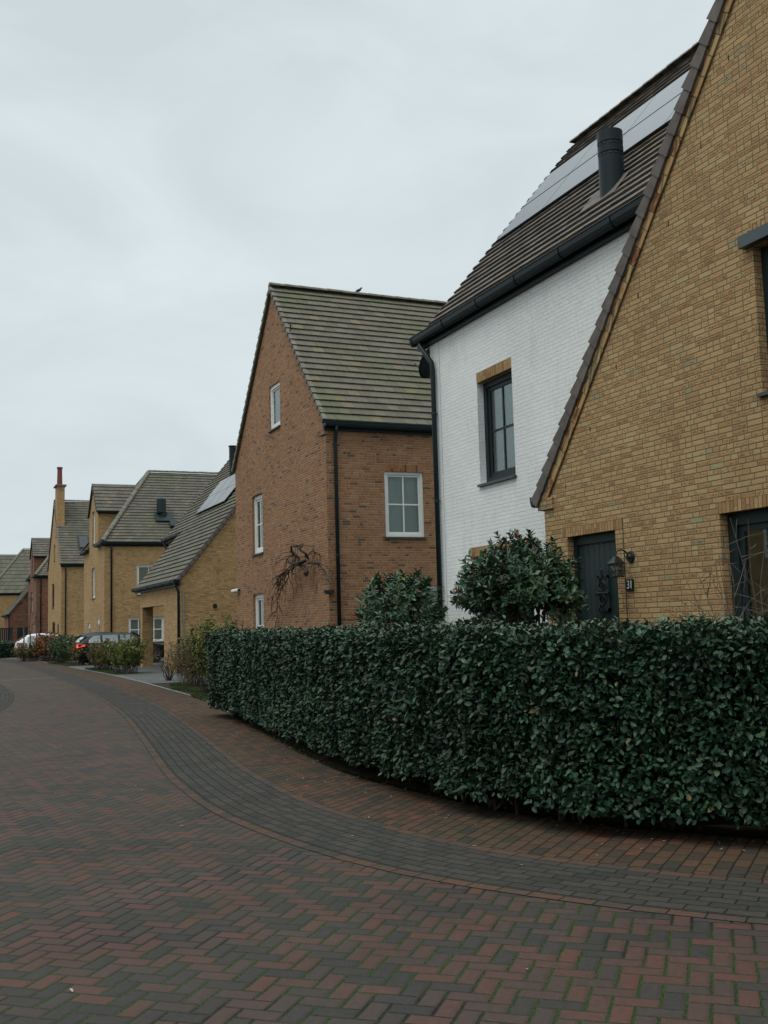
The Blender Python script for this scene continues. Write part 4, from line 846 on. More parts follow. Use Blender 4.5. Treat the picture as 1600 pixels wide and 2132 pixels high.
        ap3 = MB(); ap3.obox((12.35, fy-.75, fz-.72+.1), (.4, 0, 0), (0, .3, .3*k), (0, -.12, .14)); ap3.build('roof_vent', ANTH, h)
    return h
h3 = hip_house('yellow_brick_house', 'yellow brick house with hipped roof, street dormer and dark roof flue behind the black car', 8.6, 57.9, 8.2, 6.40, 10.93, 3.2, 22, YB2, TILE_C, 25, flue=True)
# ---- house with brick chimney ----------------------------------------------
h4 = gable_house('yellow_brick_house', 'narrow looking yellow brick gable house with tall brick chimney and red chimney pot', 8.45, 77.0, 86.0, 6.40, 11.4, 20, YB2, TILE_C, 25,
    [(81.2, 82.0, 6.9, 8.1), (81.6, 83.2, 3.4, 5.2), (80.9, 82.9, .7, 2.3), (78.3, 79.3, .02, 2.1)], pipe=8.75)
window(h4, 0, 8.45, -1, 81.2, 82.0, 6.9, 8.1, .08, ANTH, 1, 1, inner=None); window(h4, 0, 8.45, -1, 81.6, 83.2, 3.4, 5.2, .08, ANTH, 2, 1, inner=None); window(h4, 0, 8.45, -1, 80.9, 82.9, .7, 2.3, .08, ANTH, 2, 1, inner=None)
d = MB(); d.box(8.52, 8.6, 78.3, 79.3, 0, 2.1); d.build('door', ANTH, h4)
c = MB(); c.box(8.42, 8.95, 79.6, 81.0, 8.6, 12.35); ch = c.build('chimney', YB2, h4)
c = MB(); c.box(8.30, 9.07, 79.45, 81.15, 12.35, 12.45); c.build('chimney_cap', CONC, ch)
c = MB(); c.tube([(8.66, 80.3, 12.45), (8.66, 80.3, 13.7), (8.66, 80.3, 13.72), (8.66, 80.3, 13.85)], [.20, .17, .21, .21], 14); c.build('chimney_pot', POT, ch)
c = MB(); b0 = 9.75; c.obox((b0, 77.9, 6.4+1.111*.9+.1), (.8, 0, 0), (0, .95, 1.055), (0, -.06, .05)); sk = c.build('roof_window', ANTH, h4)
c = MB(); c.obox((b0+.1, 77.9+.02, 6.4+1.111*.9+.2), (.6, 0, 0), (0, .8, .89), (0, -.055, .05)); c.build('roof_window_pane', PV, sk)
# ---- further row -------------------------------------------------------------
h5 = hip_house('red_brick_house', 'dark red brick house with small dormer far down the street beyond the chimney house', 8.35, 95.1, 8.2, 6.5, 10.9, 3.2, 20, RB2, TILE_C, 22)
h5b = catslide_house('red_brick_house', 'low dark red brick house with long sloping roof at far left behind white car', 6.76, 104., 8.25, 11.6, RB2, TILE_C, pillar=False, panels=False)
g_ = MB(); g_.box(7.45, 8.5, 103.96, 103.99, .05, 2.05); g_.build('garage_door', ANTH, h5b)
h6 = hip_house('yellow_brick_house', 'distant yellow brick house with plain hipped roof at the left picture edge', 5.7, 123., 9.0, 6.0, 11.2, 4.0, 20, YB2, TILE_C, 12, dorm=False, detail=False)
h7 = gable_house('yellow_brick_house', 'farthest yellow brick house whose roof tops peek out at the left picture edge', 3.6, 150, 159., 6.5, 12.4, 14, YB2, TILE_C, 10, [])
h8 = gable_house('yellow_brick_house', 'plain tiled roof far away at the very left between the distant houses', -6., 150, 159., 6., 11.5, 3, YB2, TILE_C, 10, [])

for k, (ya_, yb_, bm_) in enumerate(((-6., 3., YB2), (9.5, 17.5, RB), (24., 32., YB2))):
    o_ = gable_house(['yellow_brick_house', 'red_brick_house', 'yellow_brick_house'][k], ['yellow brick house across the street, behind the camera', 'red brick house across the street, outside the left picture edge', 'yellow brick house across the street, farthest along outside the picture'][k], -22., ya_, yb_, 6.2, 10.8, -12.5, bm_, TILE_C, 20, [])
    for a0, z0_ in ((1.2, 3.6), (4.6, 3.6), (1.2, .8), (4.6, .8)): window(o_, 0, -12.5, 1, ya_+a0, ya_+a0+1.3, z0_, z0_+1.6, -.08, WHITE, 2, 2)

# wooden posts beside the red house
for k, (px, ph) in enumerate(((9.30, 1.78), (9.52, 1.74))):
    p = MB(); yq = 34.0; p.box(px, px+.10, yq, yq+.10, 0, ph); p.hexa([(px-.01, yq-.01, ph), (px+.11, yq-.01, ph), (px+.11, yq+.11, ph), (px-.01, yq+.11, ph), (px+.03, yq+.03, ph+.03), (px+.07, yq+.03, ph+.03), (px+.07, yq+.07, ph+.03), (px+.03, yq+.07, ph+.03)])
    tag(p.build('wooden_post', WOOD), ['left one of two pale wooden posts beside the red house corner', 'right one of two pale wooden posts, touching the red house corner'][k], 'post', 'wooden posts')
# ================================================================== PLANTS
def leaf_obj(name, P, A, N, Ln, W, mat, parent, curl=.12):
    P, A, N = np.asarray(P, float), np.asarray(A, float), np.asarray(N, float); n = len(P)
    A /= np.linalg.norm(A, axis=1)[:, None]+1e-9; N = N-A*np.sum(A*N, 1)[:, None]; N /= np.linalg.norm(N, axis=1)[:, None]+1e-9; S = np.cross(A, N)
    Ln = np.asarray(Ln)[:, None]*np.ones((n, 1)); W = np.asarray(W)[:, None]*np.ones((n, 1))
    f = RNG.uniform(.05, .25, (n, 1))*W; c = Ln*RNG.uniform(.3, 1.2, (n, 1))*curl
    V = np.stack([P, P+A*Ln*.33+S*W*.5+N*f, P+A*Ln*.74+S*W*.42+N*(f*.7-c*.4), P+A*Ln-N*c, P+A*Ln*.74-S*W*.42+N*(f*.7-c*.4), P+A*Ln*.33-S*W*.5+N*f], 1).reshape(-1, 3)
    base = (np.arange(n)*6)[:, None]; F = np.concatenate([base+np.array([0, 1, 2, 3]), base+np.array([0, 3, 4, 5])], 1).reshape(-1, 4)
    me = bpy.data.meshes.new(name); me.vertices.add(len(V)); me.vertices.foreach_set('co', V.ravel()); me.loops.add(F.size); me.loops.foreach_set('vertex_index', F.ravel())
    me.polygons.add(len(F)); me.polygons.foreach_set('loop_start', np.arange(len(F))*4); me.polygons.foreach_set('loop_total', np.full(len(F), 4)); me.update(calc_edges=True)
    me.materials.append(mat); o = bpy.data.objects.new(name, me); COL.objects.link(o)
    if parent: o.parent = parent; o.matrix_parent_inverse = pinv(parent)
    return o
def unit(v): return v/(np.linalg.norm(v, axis=-1, keepdims=True)+1e-9)
def lump(P, s=1.0, seed=0):
    r = np.random.default_rng(seed); o = 0
    for k in range(6):
        d = r.normal(size=3)*s*(1.2+k*.9); o = o+np.sin(P@d+r.uniform(0, 6.3))/(1.+k*.6)
    return o/2.2

def hedge():
    F = resample([(4.66, 18.95), (4.62, 17.1), (4.48, 15.0), (4.25, 12.6), (4.06, 10.8), (3.97, 8.9), (4.08, 7.7), (4.36, 6.75), (4.84, 6.0), (5.5, 5.2), (6.4, 4.3), (7.6, 3.3)], 200)
    t = unit(np.gradient(F, axis=0)); nin = np.stack([-t[:, 1], t[:, 0]], 1)   # towards the garden
    if nin[0, 0] < 0: nin = -nin
    h = thing('hedge', (4.5, 11, 0), 'long dense dark green clipped evergreen hedge curving along the pavement in front of the houses', 'hedge')
    TH = 1.0
    def at(s):
        i = np.clip(s*(len(F)-1), 0, len(F)-1.001); k = i.astype(int); f = (i-k)[:, None]
        return F[k]*(1-f)+F[k+1]*f, unit(nin[k]*(1-f)+nin[k+1]*f), unit(t[k]*(1-f)+t[k+1]*f)
    slen = np.linalg.norm(np.diff(F, axis=0), axis=1).sum()
    def top(s): return 1.445+.03*np.clip((s-.25)/.35, 0, 1)
    def mk(n, q0, q1, smin=0., smax=1.):
        # profile parameter q: 0..1 front (low to high), 1..2 top, 2..3 back
        s = RNG.uniform(smin, smax, n); q = RNG.uniform(q0, q1, n); C, ni, tt = at(s); H = top(s); r = .13
        z = np.where(q < 1, .16+(H-.16)*q, np.where(q < 2, H, H-(H-.3)*(q-2))); dep = np.where(q < 1, 0.0, np.where(q < 2, TH*(q-1), TH))
        nx = np.where(q < 1, -1., np.where(q < 2, 0., 1.)); nz_ = np.where((q >= 1) & (q < 2), 1., .0)
        e1 = np.clip((z-(H-r))/r, 0, 1)*(q < 1); dep = dep+e1**2*.07; nz_ = nz_+e1*.9; nx = nx*(1-.4*e1)
        e2 = np.clip(1-(dep/.14), 0, 1)*((q >= 1) & (q < 2)); z = z-e2**2*.06; nx = nx-e2*.6
        P = np.c_[C+ni*dep[:, None], z]; N = unit(np.c_[ni*nx[:, None], nz_])
        d = lump(P, 1.6, 3)*.045+lump(P, 5., 5)*.03
        P = P+N*d[:, None]; return P, N, tt, ni, s, q
    parts = []
    for n, q0, q1, s0, s1 in ((46000, 0, 1.05, .30, .92), (19000, 0, 1.05, 0, .30), (28000, 1, 2, 0, .92), (5000, 2, 3, 0, 1), (1500, 0, 2, .92, 1)):
        P, N, tt, ni, s, q = mk(n, q0, q1, s0, s1); dp = RNG.beta(1.1, 2.6, n)*.20-.02; P = P-N*dp[:, None]
        low = .15+.09*lump(np.c_[P[:, :2], P[:, 2]*0], 2.3, 9)+.05*lump(np.c_[P[:, :2], P[:, 2]*0], 7., 2); keep = P[:, 2] > low+RNG.uniform(-.03, .08, n)+.01*np.clip((s-.45)/.2, 0, 1)
        hole = lump(P, 2.6, 12)+.5*lump(P, 6., 13); keep &= ~((hole > 1.05) & (dp < .10) & (q < .8))
        parts.append((P[keep], N[keep], tt[keep]))
    # the end of the hedge
    n = 5200; q = RNG.uniform(0, TH, n); z = RNG.uniform(.15, 1.44, n); P = np.c_[F[0]+nin[0]*q[:, None], z]; N = np.c_[-t[0][None]*np.ones((n, 1)), np.zeros(n)]
    edge = np.clip(1-np.minimum(q, TH-q)/.15, 0, 1); N = unit(N-np.c_[nin[0]*(np.sign(TH/2-q)*edge)[:, None], -np.clip((z-1.3)/.14, 0, 1)]); P = P-np.c_[-t[0][None]*(edge**2*.10)[:, None], np.zeros(n)]
    P += N*(lump(P, 2., 3)*.04-RNG.beta(1.1, 2.6, n)*.18)[:, None]; parts.append((P, N, np.tile(np.r_[nin[0], 0], (n, 1))[:, :2]))
    P = np.concatenate([p[0] for p in parts]); N = np.concatenate([p[1] for p in parts]); n = len(P)
    nl = unit(N*.40+np.array([0, 0, .75])+RNG.normal(size=(n, 3))*.40); ax = unit(N*.55+RNG.normal(size=(n, 3))*.75+np.array([0, 0, -.12]))
    L_ = RNG.uniform(.034, .072, n); leaf_obj('foliage', P, ax, nl, L_, L_*RNG.uniform(.44, .60, n), LEAF_H, h, curl=.15)
    # upright shoots over the clipped top
    ns = 2200; P, N, tt, ni, s, q = mk(ns, 1.0, 1.95, 0, .92); sp, sa, sn, stems = [], [], [], MB()
    for p in P:
        hh = RNG.uniform(.02, .10); d = unit(np.array([RNG.normal()*.3, RNG.normal()*.3, 1.])); stems.tube([p-d*.05, p+d*hh], [.0022, .0014], 3, cap=False)
        for k in range(RNG.integers(3, 6)):
            a = RNG.uniform(0, 6.3); sp.append(p+d*hh*RNG.uniform(.2, 1)); sa.append(unit(np.array([math.cos(a), math.sin(a), RNG.uniform(.1, 1.1)]))); sn.append(unit(np.array([-math.cos(a)*.6, -math.sin(a)*.6, 1])))
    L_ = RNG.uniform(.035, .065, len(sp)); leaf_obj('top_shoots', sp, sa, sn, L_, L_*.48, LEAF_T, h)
    # trunks and inner branches
    for i in range(95):
        s = RNG.uniform(.0, .95, 1); C, ni, tt = at(s); b = np.r_[C[0]+ni[0]*RNG.uniform(.30, .7), 0]
        for k in range(4):
            e = b+np.array([RNG.normal()*.13, RNG.normal()*.2, RNG.uniform(.5, .9)]); m_ = (b+e)/2+RNG.normal(size=3)*.05; stems.tube([b, m_, e], [.014, .010, .005], 5)
    stems.build('stems', BARK, h)
    # dense shaded heart of the hedge: near-black core added to block light between leaves
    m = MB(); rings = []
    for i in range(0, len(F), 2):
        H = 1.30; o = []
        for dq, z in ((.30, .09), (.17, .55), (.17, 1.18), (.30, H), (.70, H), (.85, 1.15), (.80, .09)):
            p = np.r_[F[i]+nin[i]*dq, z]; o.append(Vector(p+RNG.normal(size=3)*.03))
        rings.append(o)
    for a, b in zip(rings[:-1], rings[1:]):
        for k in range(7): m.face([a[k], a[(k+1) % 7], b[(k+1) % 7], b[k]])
    m.face(rings[0]); m.face(rings[-1][::-1]); m.build('shade_core', CORE, h)
hedge()

def bush_photinia(name, label, c, r, ntips, seed, leafL=.095, flat=0.0):
    rr = np.random.default_rng(seed); h = thing(name, (c[0], c[1], 0), label, 'bush'); st = MB(); P, A, N = [], [], []
    tips = []
    for i in range(ntips):
        d = unit(rr.normal(size=3)); d[2] = abs(d[2]) if rr.random() < .55 else d[2]; rad = rr.uniform(.45, 1.0)**.5*(1+.10*lump(np.array([d])*2, 2, seed)[0])
        tips.append(np.array(c)+d*np.array(r)*rad)
    mains = []
    for k in range(9):
        b = np.array([c[0]+rr.normal()*.08, c[1]+rr.normal()*.08, 0]); e = np.array(c)+unit(rr.normal(size=3)*np.array([1, 1, .6]))*np.array(r)*.45; m_ = (b+e)/2+rr.normal(size=3)*.08; mains.append(e); st.tube([b, m_, e], [.028, .02, .012], 6)
    for tpt in tips:
        s = mains[np.argmin([np.linalg.norm(tpt-m_) for m_ in mains])]; mid = s*.4+tpt*.6+rr.normal(size=3)*.06; st.tube([s, mid, tpt], [.009, .006, .003], 4, cap=False)
        d = unit(tpt-mid+np.array([0, 0, .35])*np.linalg.norm(tpt-mid)); nl = rr.integers(10, 17)
        for k in range(nl):
            f = k/nl; a = k*2.4+rr.uniform(0, .6); u = unit(np.cross(d, [.3, .5, .8])); v = np.cross(d, u); o = u*math.cos(a)+v*math.sin(a)
            P.append(tpt-d*(.16*(1-f))); A.append(unit(o*(1.25-f*.7)+d*(.15+.9*f)+np.array([0, 0, -.25*(1-f)]))); N.append(unit(d*1.0-o*.3*f+np.array([0, 0, .5])))
    st.build('branches', BARK, h); n = len(P); L_ = rr.uniform(leafL*.7, leafL*1.15, n); leaf_obj('foliage', P, A, N, L_, L_*rr.uniform(.38, .48, n), LEAF_P, h, curl=.2); return h
bush_photinia('photinia_bush', 'round glossy evergreen bush with a few red leaves beside the front door of number 31', (6.95, 11.62, 1.76), (.78, 1.08, .95), 560, 5, .098)
bush_photinia('photinia_bush', 'smaller evergreen bush between the red house window and the white house downpipe', (7.25, 15.95, 1.58), (.75, 1.0, .95), 400, 8, .10)

def shrub(name, label, cx_, cy_, rx, ry, hgt, nst, leafm, nleaf, leafL, seed, barkm=BARK, cat='shrub', group=None, low=.15, spread=.55, r0=.007, top_bias=1.0, side=5):
    """many-stemmed shrub: stems fan out of the base, each with side twigs that carry the leaves"""
    rr = np.random.default_rng(seed); h = thing(name, (cx_, cy_, 0), label, cat, group); st = MB(); segs = []
    for i in range(nst):
        a = rr.uniform(0, 6.28); q = rr.uniform(0, 1)**.5; b = np.array([cx_+rx*spread*q*math.cos(a), cy_+ry*spread*q*math.sin(a), 0]); H = hgt*rr.uniform(.62, 1.0)*(1-.25*q)
        e = np.array([cx_+rx*q*math.cos(a)*1.05, cy_+ry*q*math.sin(a)*1.05, H]); pts = []
        for f in np.linspace(0, 1, 6): pts.append(b*(1-f)+e*f+np.array([rr.normal(), rr.normal(), 0])*.035*(f > 0)+(e-b)*np.array([1, 1, 0])*(f*f-f)*.5)
        st.tube(pts, [r0*(1-.75*k/5) for k in range(6)], 4, cap=False)
        for k in range(side):
            f = rr.uniform(.25, .97); j = min(int(f*5), 4); g = f*5-j; p = pts[j]*(1-g)+pts[j+1]*g; d = unit(np.array([rr.normal(), rr.normal(), rr.uniform(.3, 1.4)])); l = hgt*rr.uniform(.10, .24)*(1.15-f*.5)
            m_ = p+d*l*.5+rr.normal(size=3)*.015; q2 = p+d*l+np.array([0, 0, -.02]); st.tube([p, m_, q2], [r0*.45, r0*.35, r0*.2], 3, cap=False); segs.append((p, q2))
        segs.append((pts[3], pts[5]))
    st.build('stems', barkm, h)
    if nleaf:
        k = rr.integers(0, len(segs), nleaf); a = np.array([segs[i][0] for i in k]); b = np.array([segs[i][1] for i in k]); f = rr.uniform(0, 1.05, (nleaf, 1))**top_bias
        P = a+(b-a)*f+rr.normal(size=(nleaf, 3))*.02; keep = P[:, 2] > low; P = P[keep]; n = len(P)
        A = unit(rr.normal(size=(n, 3))+np.array([0, 0, .15])); N = unit(rr.normal(size=(n, 3))*.7+np.array([0, 0, .9])); L_ = rr.uniform(leafL*.7, leafL*1.3, n); leaf_obj('foliage', P, A, N, L_, L_*.5, leafm, h)
    return h
GS = 'loose shrubs along the kerb'
shrub('shrub', 'tall loose yellow-green shrub just left of the long hedge end', 6.30, 24.6, .62, .95, 2.15, 80, LEAF_Y, 9500, .055, 21, group=GS, low=.35, side=9)
shrub('shrub', 'reddish brown half bare shrub behind the tall yellow-green one', 6.55, 28.2, .60, 1.7, 1.65, 110, LEAF_B, 7500, .045, 22, barkm=BARKL, group=GS, low=.3, side=7)
shrub('shrub', 'bare twiggy shrub with curved stems before the carport pillar', 6.72, 32.2, .55, .7, 1.35, 16, LEAF_B, 260, .03, 23, group=GS, spread=.12, r0=.013, side=7)
shrub('shrub', 'green and yellow shrub in front of the black car, right of its pair', 6.60, 38.9, .65, 1.0, 1.55, 70, LEAF_Y, 7000, .062, 24, group=GS, side=8)
shrub('shrub', 'brownish shrub hiding the rear wheel of the black car', 6.35, 42.6, .62, 1.7, 1.45, 110, LEAF_B, 9000, .062, 25, group=GS, side=8)
shrub('shrub', 'low green shrub between the black car and the orange beech bush', 6.0, 53.8, .75, 1.5, 1.65, 90, LEAF_G, 8000, .075, 26, group=GS, side=8)
shrub('shrub', 'brown shrub at the left rear corner of the black car', 6.35, 50.3, .45, 1.0, 1.35, 60, LEAF_B, 3500, .07, 27, group=GS, side=8)
shrub('beech_bush', 'round bush of dry orange brown beech leaves in front of the white car', 5.95, 60.2, .75, 1.3, 1.75, 80, LEAF_O, 8500, .085, 28, cat='bush', side=9)
shrub('shrub', 'brown and green shrub at the foot of the thin saplings', 5.05, 61.5, .85, 1.0, 1.15, 70, LEAF_B, 5500, .08, 29, group=GS, side=8)
shrub('shrub', 'dark twiggy plant between the black car bonnet and the carport pillar', 8.6, 46.6, .7, .7, 1.6, 60, LEAF_B, 300, .05, 30, group=GS, side=8)
shrub('twig_shrub', 'bare budding twigs rising above the hedge at the right window', 6.75, 7.15, .55, .75, 2.75, 26, LEAF_B, 60, .022, 31, barkm=BARKL, spread=.14, r0=.0085, side=8, low=1.5)
# low clipped hedge far left
hf = thing('hedge', (4.9, 76, 0), 'short dark green clipped hedge far left in front of the white car', 'hedge')
n = 9000; P = np.c_[RNG.uniform(3.2, 5.15, n), RNG.uniform(70.5, 78, n), RNG.uniform(.05, 1.05, n)]; P[:, 0] -= (P[:, 1]-74)*.12
leaf_obj('foliage', P, unit(RNG.normal(size=(n, 3))), unit(RNG.normal(size=(n, 3))*.6+np.array([0, 0, .8])), RNG.uniform(.07, .12, n), RNG.uniform(.035, .055, n), LEAF_H, hf)
m = MB(); m.hexa([(3.4, 70.8, .05), (5.1, 70.8, .05), (4.5, 77.6, .05), (2.9, 77.6, .05), (3.45, 70.85, .9), (5.05, 70.85, .9), (4.45, 77.5, .9), (2.95, 77.5, .9)]); m.build('shade_core', CORE, hf)  # near-black core added inside the low hedge to block light
def sapling(x, y, hgt, seed, label):
    rr = np.random.default_rng(seed); h = thing('sapling', (x, y, 0), label, 'tree', 'thin saplings by the street'); tr = MB(); pts = [np.array([x, y, 0])]
    for k in range(1, 7): pts.append(np.array([x+rr.normal()*.03, y+rr.normal()*.05, hgt*k/6]))
    tr.tube(pts, [.05, .045, .04, .03, .022, .014, .006], 7); tr.build('trunk', BARKL, h); b = MB(); P = []
    for k in range(16):
        f = rr.uniform(.38, .98); p = pts[0]*(1-f)+pts[-1]*f; d = unit(np.array([rr.normal(), rr.normal(), 1.3])); l = .75*(1.15-f); q = p+d*l; b.tube([p, (p+q)/2+rr.normal(size=3)*.03, q], [.012, .008, .003], 4, cap=False); P += [p+(q-p)*u_+rr.normal(size=3)*.04 for u_ in rr.uniform(.2, 1, 6)]
    b.build('branches', BARKL, h); P = np.array(P); n = len(P); leaf_obj('crown', P, unit(rr.normal(size=(n, 3))), unit(rr.normal(size=(n, 3))), rr.uniform(.05, .09, n), rr.uniform(.03, .05, n), LEAF_B, h)
    return h
sapling(4.86, 62.6, 3.6, 41, 'thin young tree, leftmost of three saplings before the white car')
sapling(5.18, 62.6, 3.9, 42, 'thin young tree, middle of three saplings before the white car')
sapling(5.55, 62.6, 4.3, 43, 'thin young tree, rightmost and tallest of three saplings before the white car')
# bare gnarled branch against the red gable
br = thing('bare_branch', (8.2, 24.2, 3.0), 'bare gnarled drooping branch with a looped stub against the red brick gable', 'branch'); b = MB(); rr = np.random.default_rng(77)
def brc(pts, r0, r1, tw=0, tl=.35, dn=1):
    P = [np.array([8.2+.10*math.sin(i*1.7)+rr.normal()*.03, y, z]) for i, (y, z) in enumerate(pts)]
    F_ = []
    for i in range(len(P)-1):
        for f in (0, .5): F_.append(P[i]*(1-f)+P[i+1]*f+rr.normal(size=3)*.018*(f > 0))
    F_.append(P[-1]); n_ = len(F_); b.tube(F_, [.72*(r0+(r1-r0)*k/(n_-1))*rr.uniform(.85, 1.2) for k in range(n_)], 7)
    for k in range(tw):
        i = rr.integers(1, n_-1); p = F_[i]; q = p+np.array([rr.normal()*.15, rr.normal()*.18+.16, -rr.uniform(.1, 1)*tl*dn]); m_ = (p+q)/2+np.array([rr.normal()*.03, rr.normal()*.04, .05]); b.tube([p, m_, q], [.011, .008, .003], 4, cap=False)
        if rr.random() < .7: q2 = q+np.array([rr.normal()*.06, .14+rr.normal()*.08, -rr.uniform(.15, .45)*dn]); b.tube([q, (q+q2)/2+rr.normal(size=3)*.02, q2], [.006, .005, .002], 3, cap=False)
brc([(23.51, 2.8), (23.75, 2.93), (24.1, 3.06), (24.39, 3.15)], .085, .05)
brc([(24.17, 3.06), (24.42, 3.25), (24.45, 3.41), (24.26, 3.52), (23.89, 3.54)], .05, .03, 14, .35, .6)
brc([(24.02, 3.1), (23.66, 3.18), (23.51, 3.3), (23.58, 3.42), (23.85, 3.55)], .045, .032, 8, .3, -.6)
brc([(24.1, 3.06), (23.81, 3.13), (23.38, 3.15), (22.98, 3.04), (22.55, 2.99), (22.21, 2.81), (21.79, 2.59), (21.55, 2.49)], .045, .016, 8, .25)
brc([(22.98, 3.04), (22.6, 2.86), (22.1, 2.62), (21.6, 2.47)], .022, .010, 4, .2)
brc([(24.25, 3.04), (24.7, 3.0), (25.01, 2.92), (25.33, 2.79), (25.74, 2.68), (26.08, 2.44), (26.52, 2.27)], .04, .010, 22, .45)
brc([(24.85, 2.98), (25.17, 2.81), (25.51, 2.54), (25.64, 2.24), (26.03, 1.98), (26.46, 1.76)], .026, .006, 14, .35)
brc([(24.3, 3.3), (24.62, 3.12), (24.92, 3.0), (25.24, 2.9), (25.57, 2.6)], .026, .010, 20, .5)
brc([(23.71, 3.5), (23.19, 3.45), (22.86, 3.33), (22.44, 3.24), (22.32, 3.18)], .014, .005, 8, .25)
brc([(24.3, 3.5), (24.7, 3.35), (25.0, 3.1), (25.1, 2.8)], .016, .005, 10, .4)
b.build('gnarled_wood', BARK, br)
# grass at the feet of the shrubs, fallen leaves on the paving
def grass_patch(x0, x1, y0, y1, n, hh=.07):
    P = np.c_[RNG.uniform(0, 1, n), RNG.uniform(y0, y1, n), np.full(n, .0)]; kx = np.interp(P[:, 1], [p[1] for p in KERB], [p[0] for p in KERB]); P[:, 0] = kx+.10+(x1-x0)*P[:, 0]+x0
    keep = lump(P, .8, 4) > -.3; P = P[keep]; n = len(P); A = unit(RNG.normal(size=(n, 3))*.5+np.array([0, 0, 1])); N = unit(RNG.normal(size=(n, 3))*np.array([1, 1, .2])); return P, A, N
ps = [grass_patch(0, .75, 21, 29.5, 16000), grass_patch(0, .5, 38, 45, 3000), grass_patch(-.15, .5, 49, 56, 3000), grass_patch(-.12, .12, 21, 27, 3000)]
P = np.concatenate([p[0] for p in ps]); n = len(P); gm = m_leaf('grass_blade', [(0, (.03, .06, .014)), (.6, (.05, .085, .02)), (1, (.11, .11, .04))], .6, .3)
g_ = leaf_obj('grass', P, np.concatenate([p[1] for p in ps]), np.concatenate([p[2] for p in ps]), RNG.uniform(.04, .11, n), RNG.uniform(.006, .011, n), gm, None); tag(g_, 'short green grass growing along the kerb under the loose shrubs', 'grass', kind='stuff')
n = 520; yy_ = RNG.uniform(5.2, 19, n); P = np.c_[np.interp(yy_, [5.1, 5.92, 6.65, 7.6, 8.9, 11., 14.9, 17., 19.2], [5.8, 5.2, 4.75, 4.45, 4.22, 4.12, 4.55, 4.82, 5.1])+RNG.exponential(.22, n)*RNG.choice([-1, 1], n), yy_, np.full(n, .010)]
P[:90] = np.c_[RNG.uniform(-1, 4.2, 90), RNG.uniform(4.2, 22, 90), np.full(90, .010)]
lm = m_leaf('dry_leaf', [(0, (.20, .15, .06)), (.6, (.28, .24, .14)), (1, (.34, .33, .27))], .8, .2)
g_ = leaf_obj('fallen_leaves', P, unit(RNG.normal(size=(n, 3))*np.array([1, 1, .08])), np.tile([0, 0, 1.], (n, 1)), RNG.uniform(.015, .04, n), RNG.uniform(.008, .018, n), lm, None); tag(g_, 'scattered tiny dry leaves on the brick paving', 'leaves', kind='stuff')
# moss tufts squeezed out of the wide joints close to the camera
# ================================================================== CARS
def carpaint(name, col):
    g = NG(name); g.fin(col, .38, .15); g.b.inputs['Coat Weight'].default_value = .12; g.b.inputs['Coat Roughness'].default_value = .1; return g.m
RUB = m_plain('tyre_rubber', (.014, .014, .015), .85, .2); RIM = m_plain('alloy_rim', (.30, .31, .32), .35, .6, .7)
CGL = m_plain('car_window_glass', (.045, .06, .058), .05, 1.0, var=.05); CGL.node_tree.nodes['Principled BSDF'].inputs['Coat Weight'].default_value = 1.0
REDL = m_plain('red_lamp_glass', (.32, .012, .012), .2, .6); 
g = NG('lit_tail_lamp'); g.fin((.6, .03, .02), .3, .5); g.b.inputs['Emission Color'].default_value = (1, .06, .03, 1); g.b.inputs['Emission Strength'].default_value = .9; LITL = g.m
PLATE = m_plain('plate_yellow', (.55, .38, .03), .5, .3)
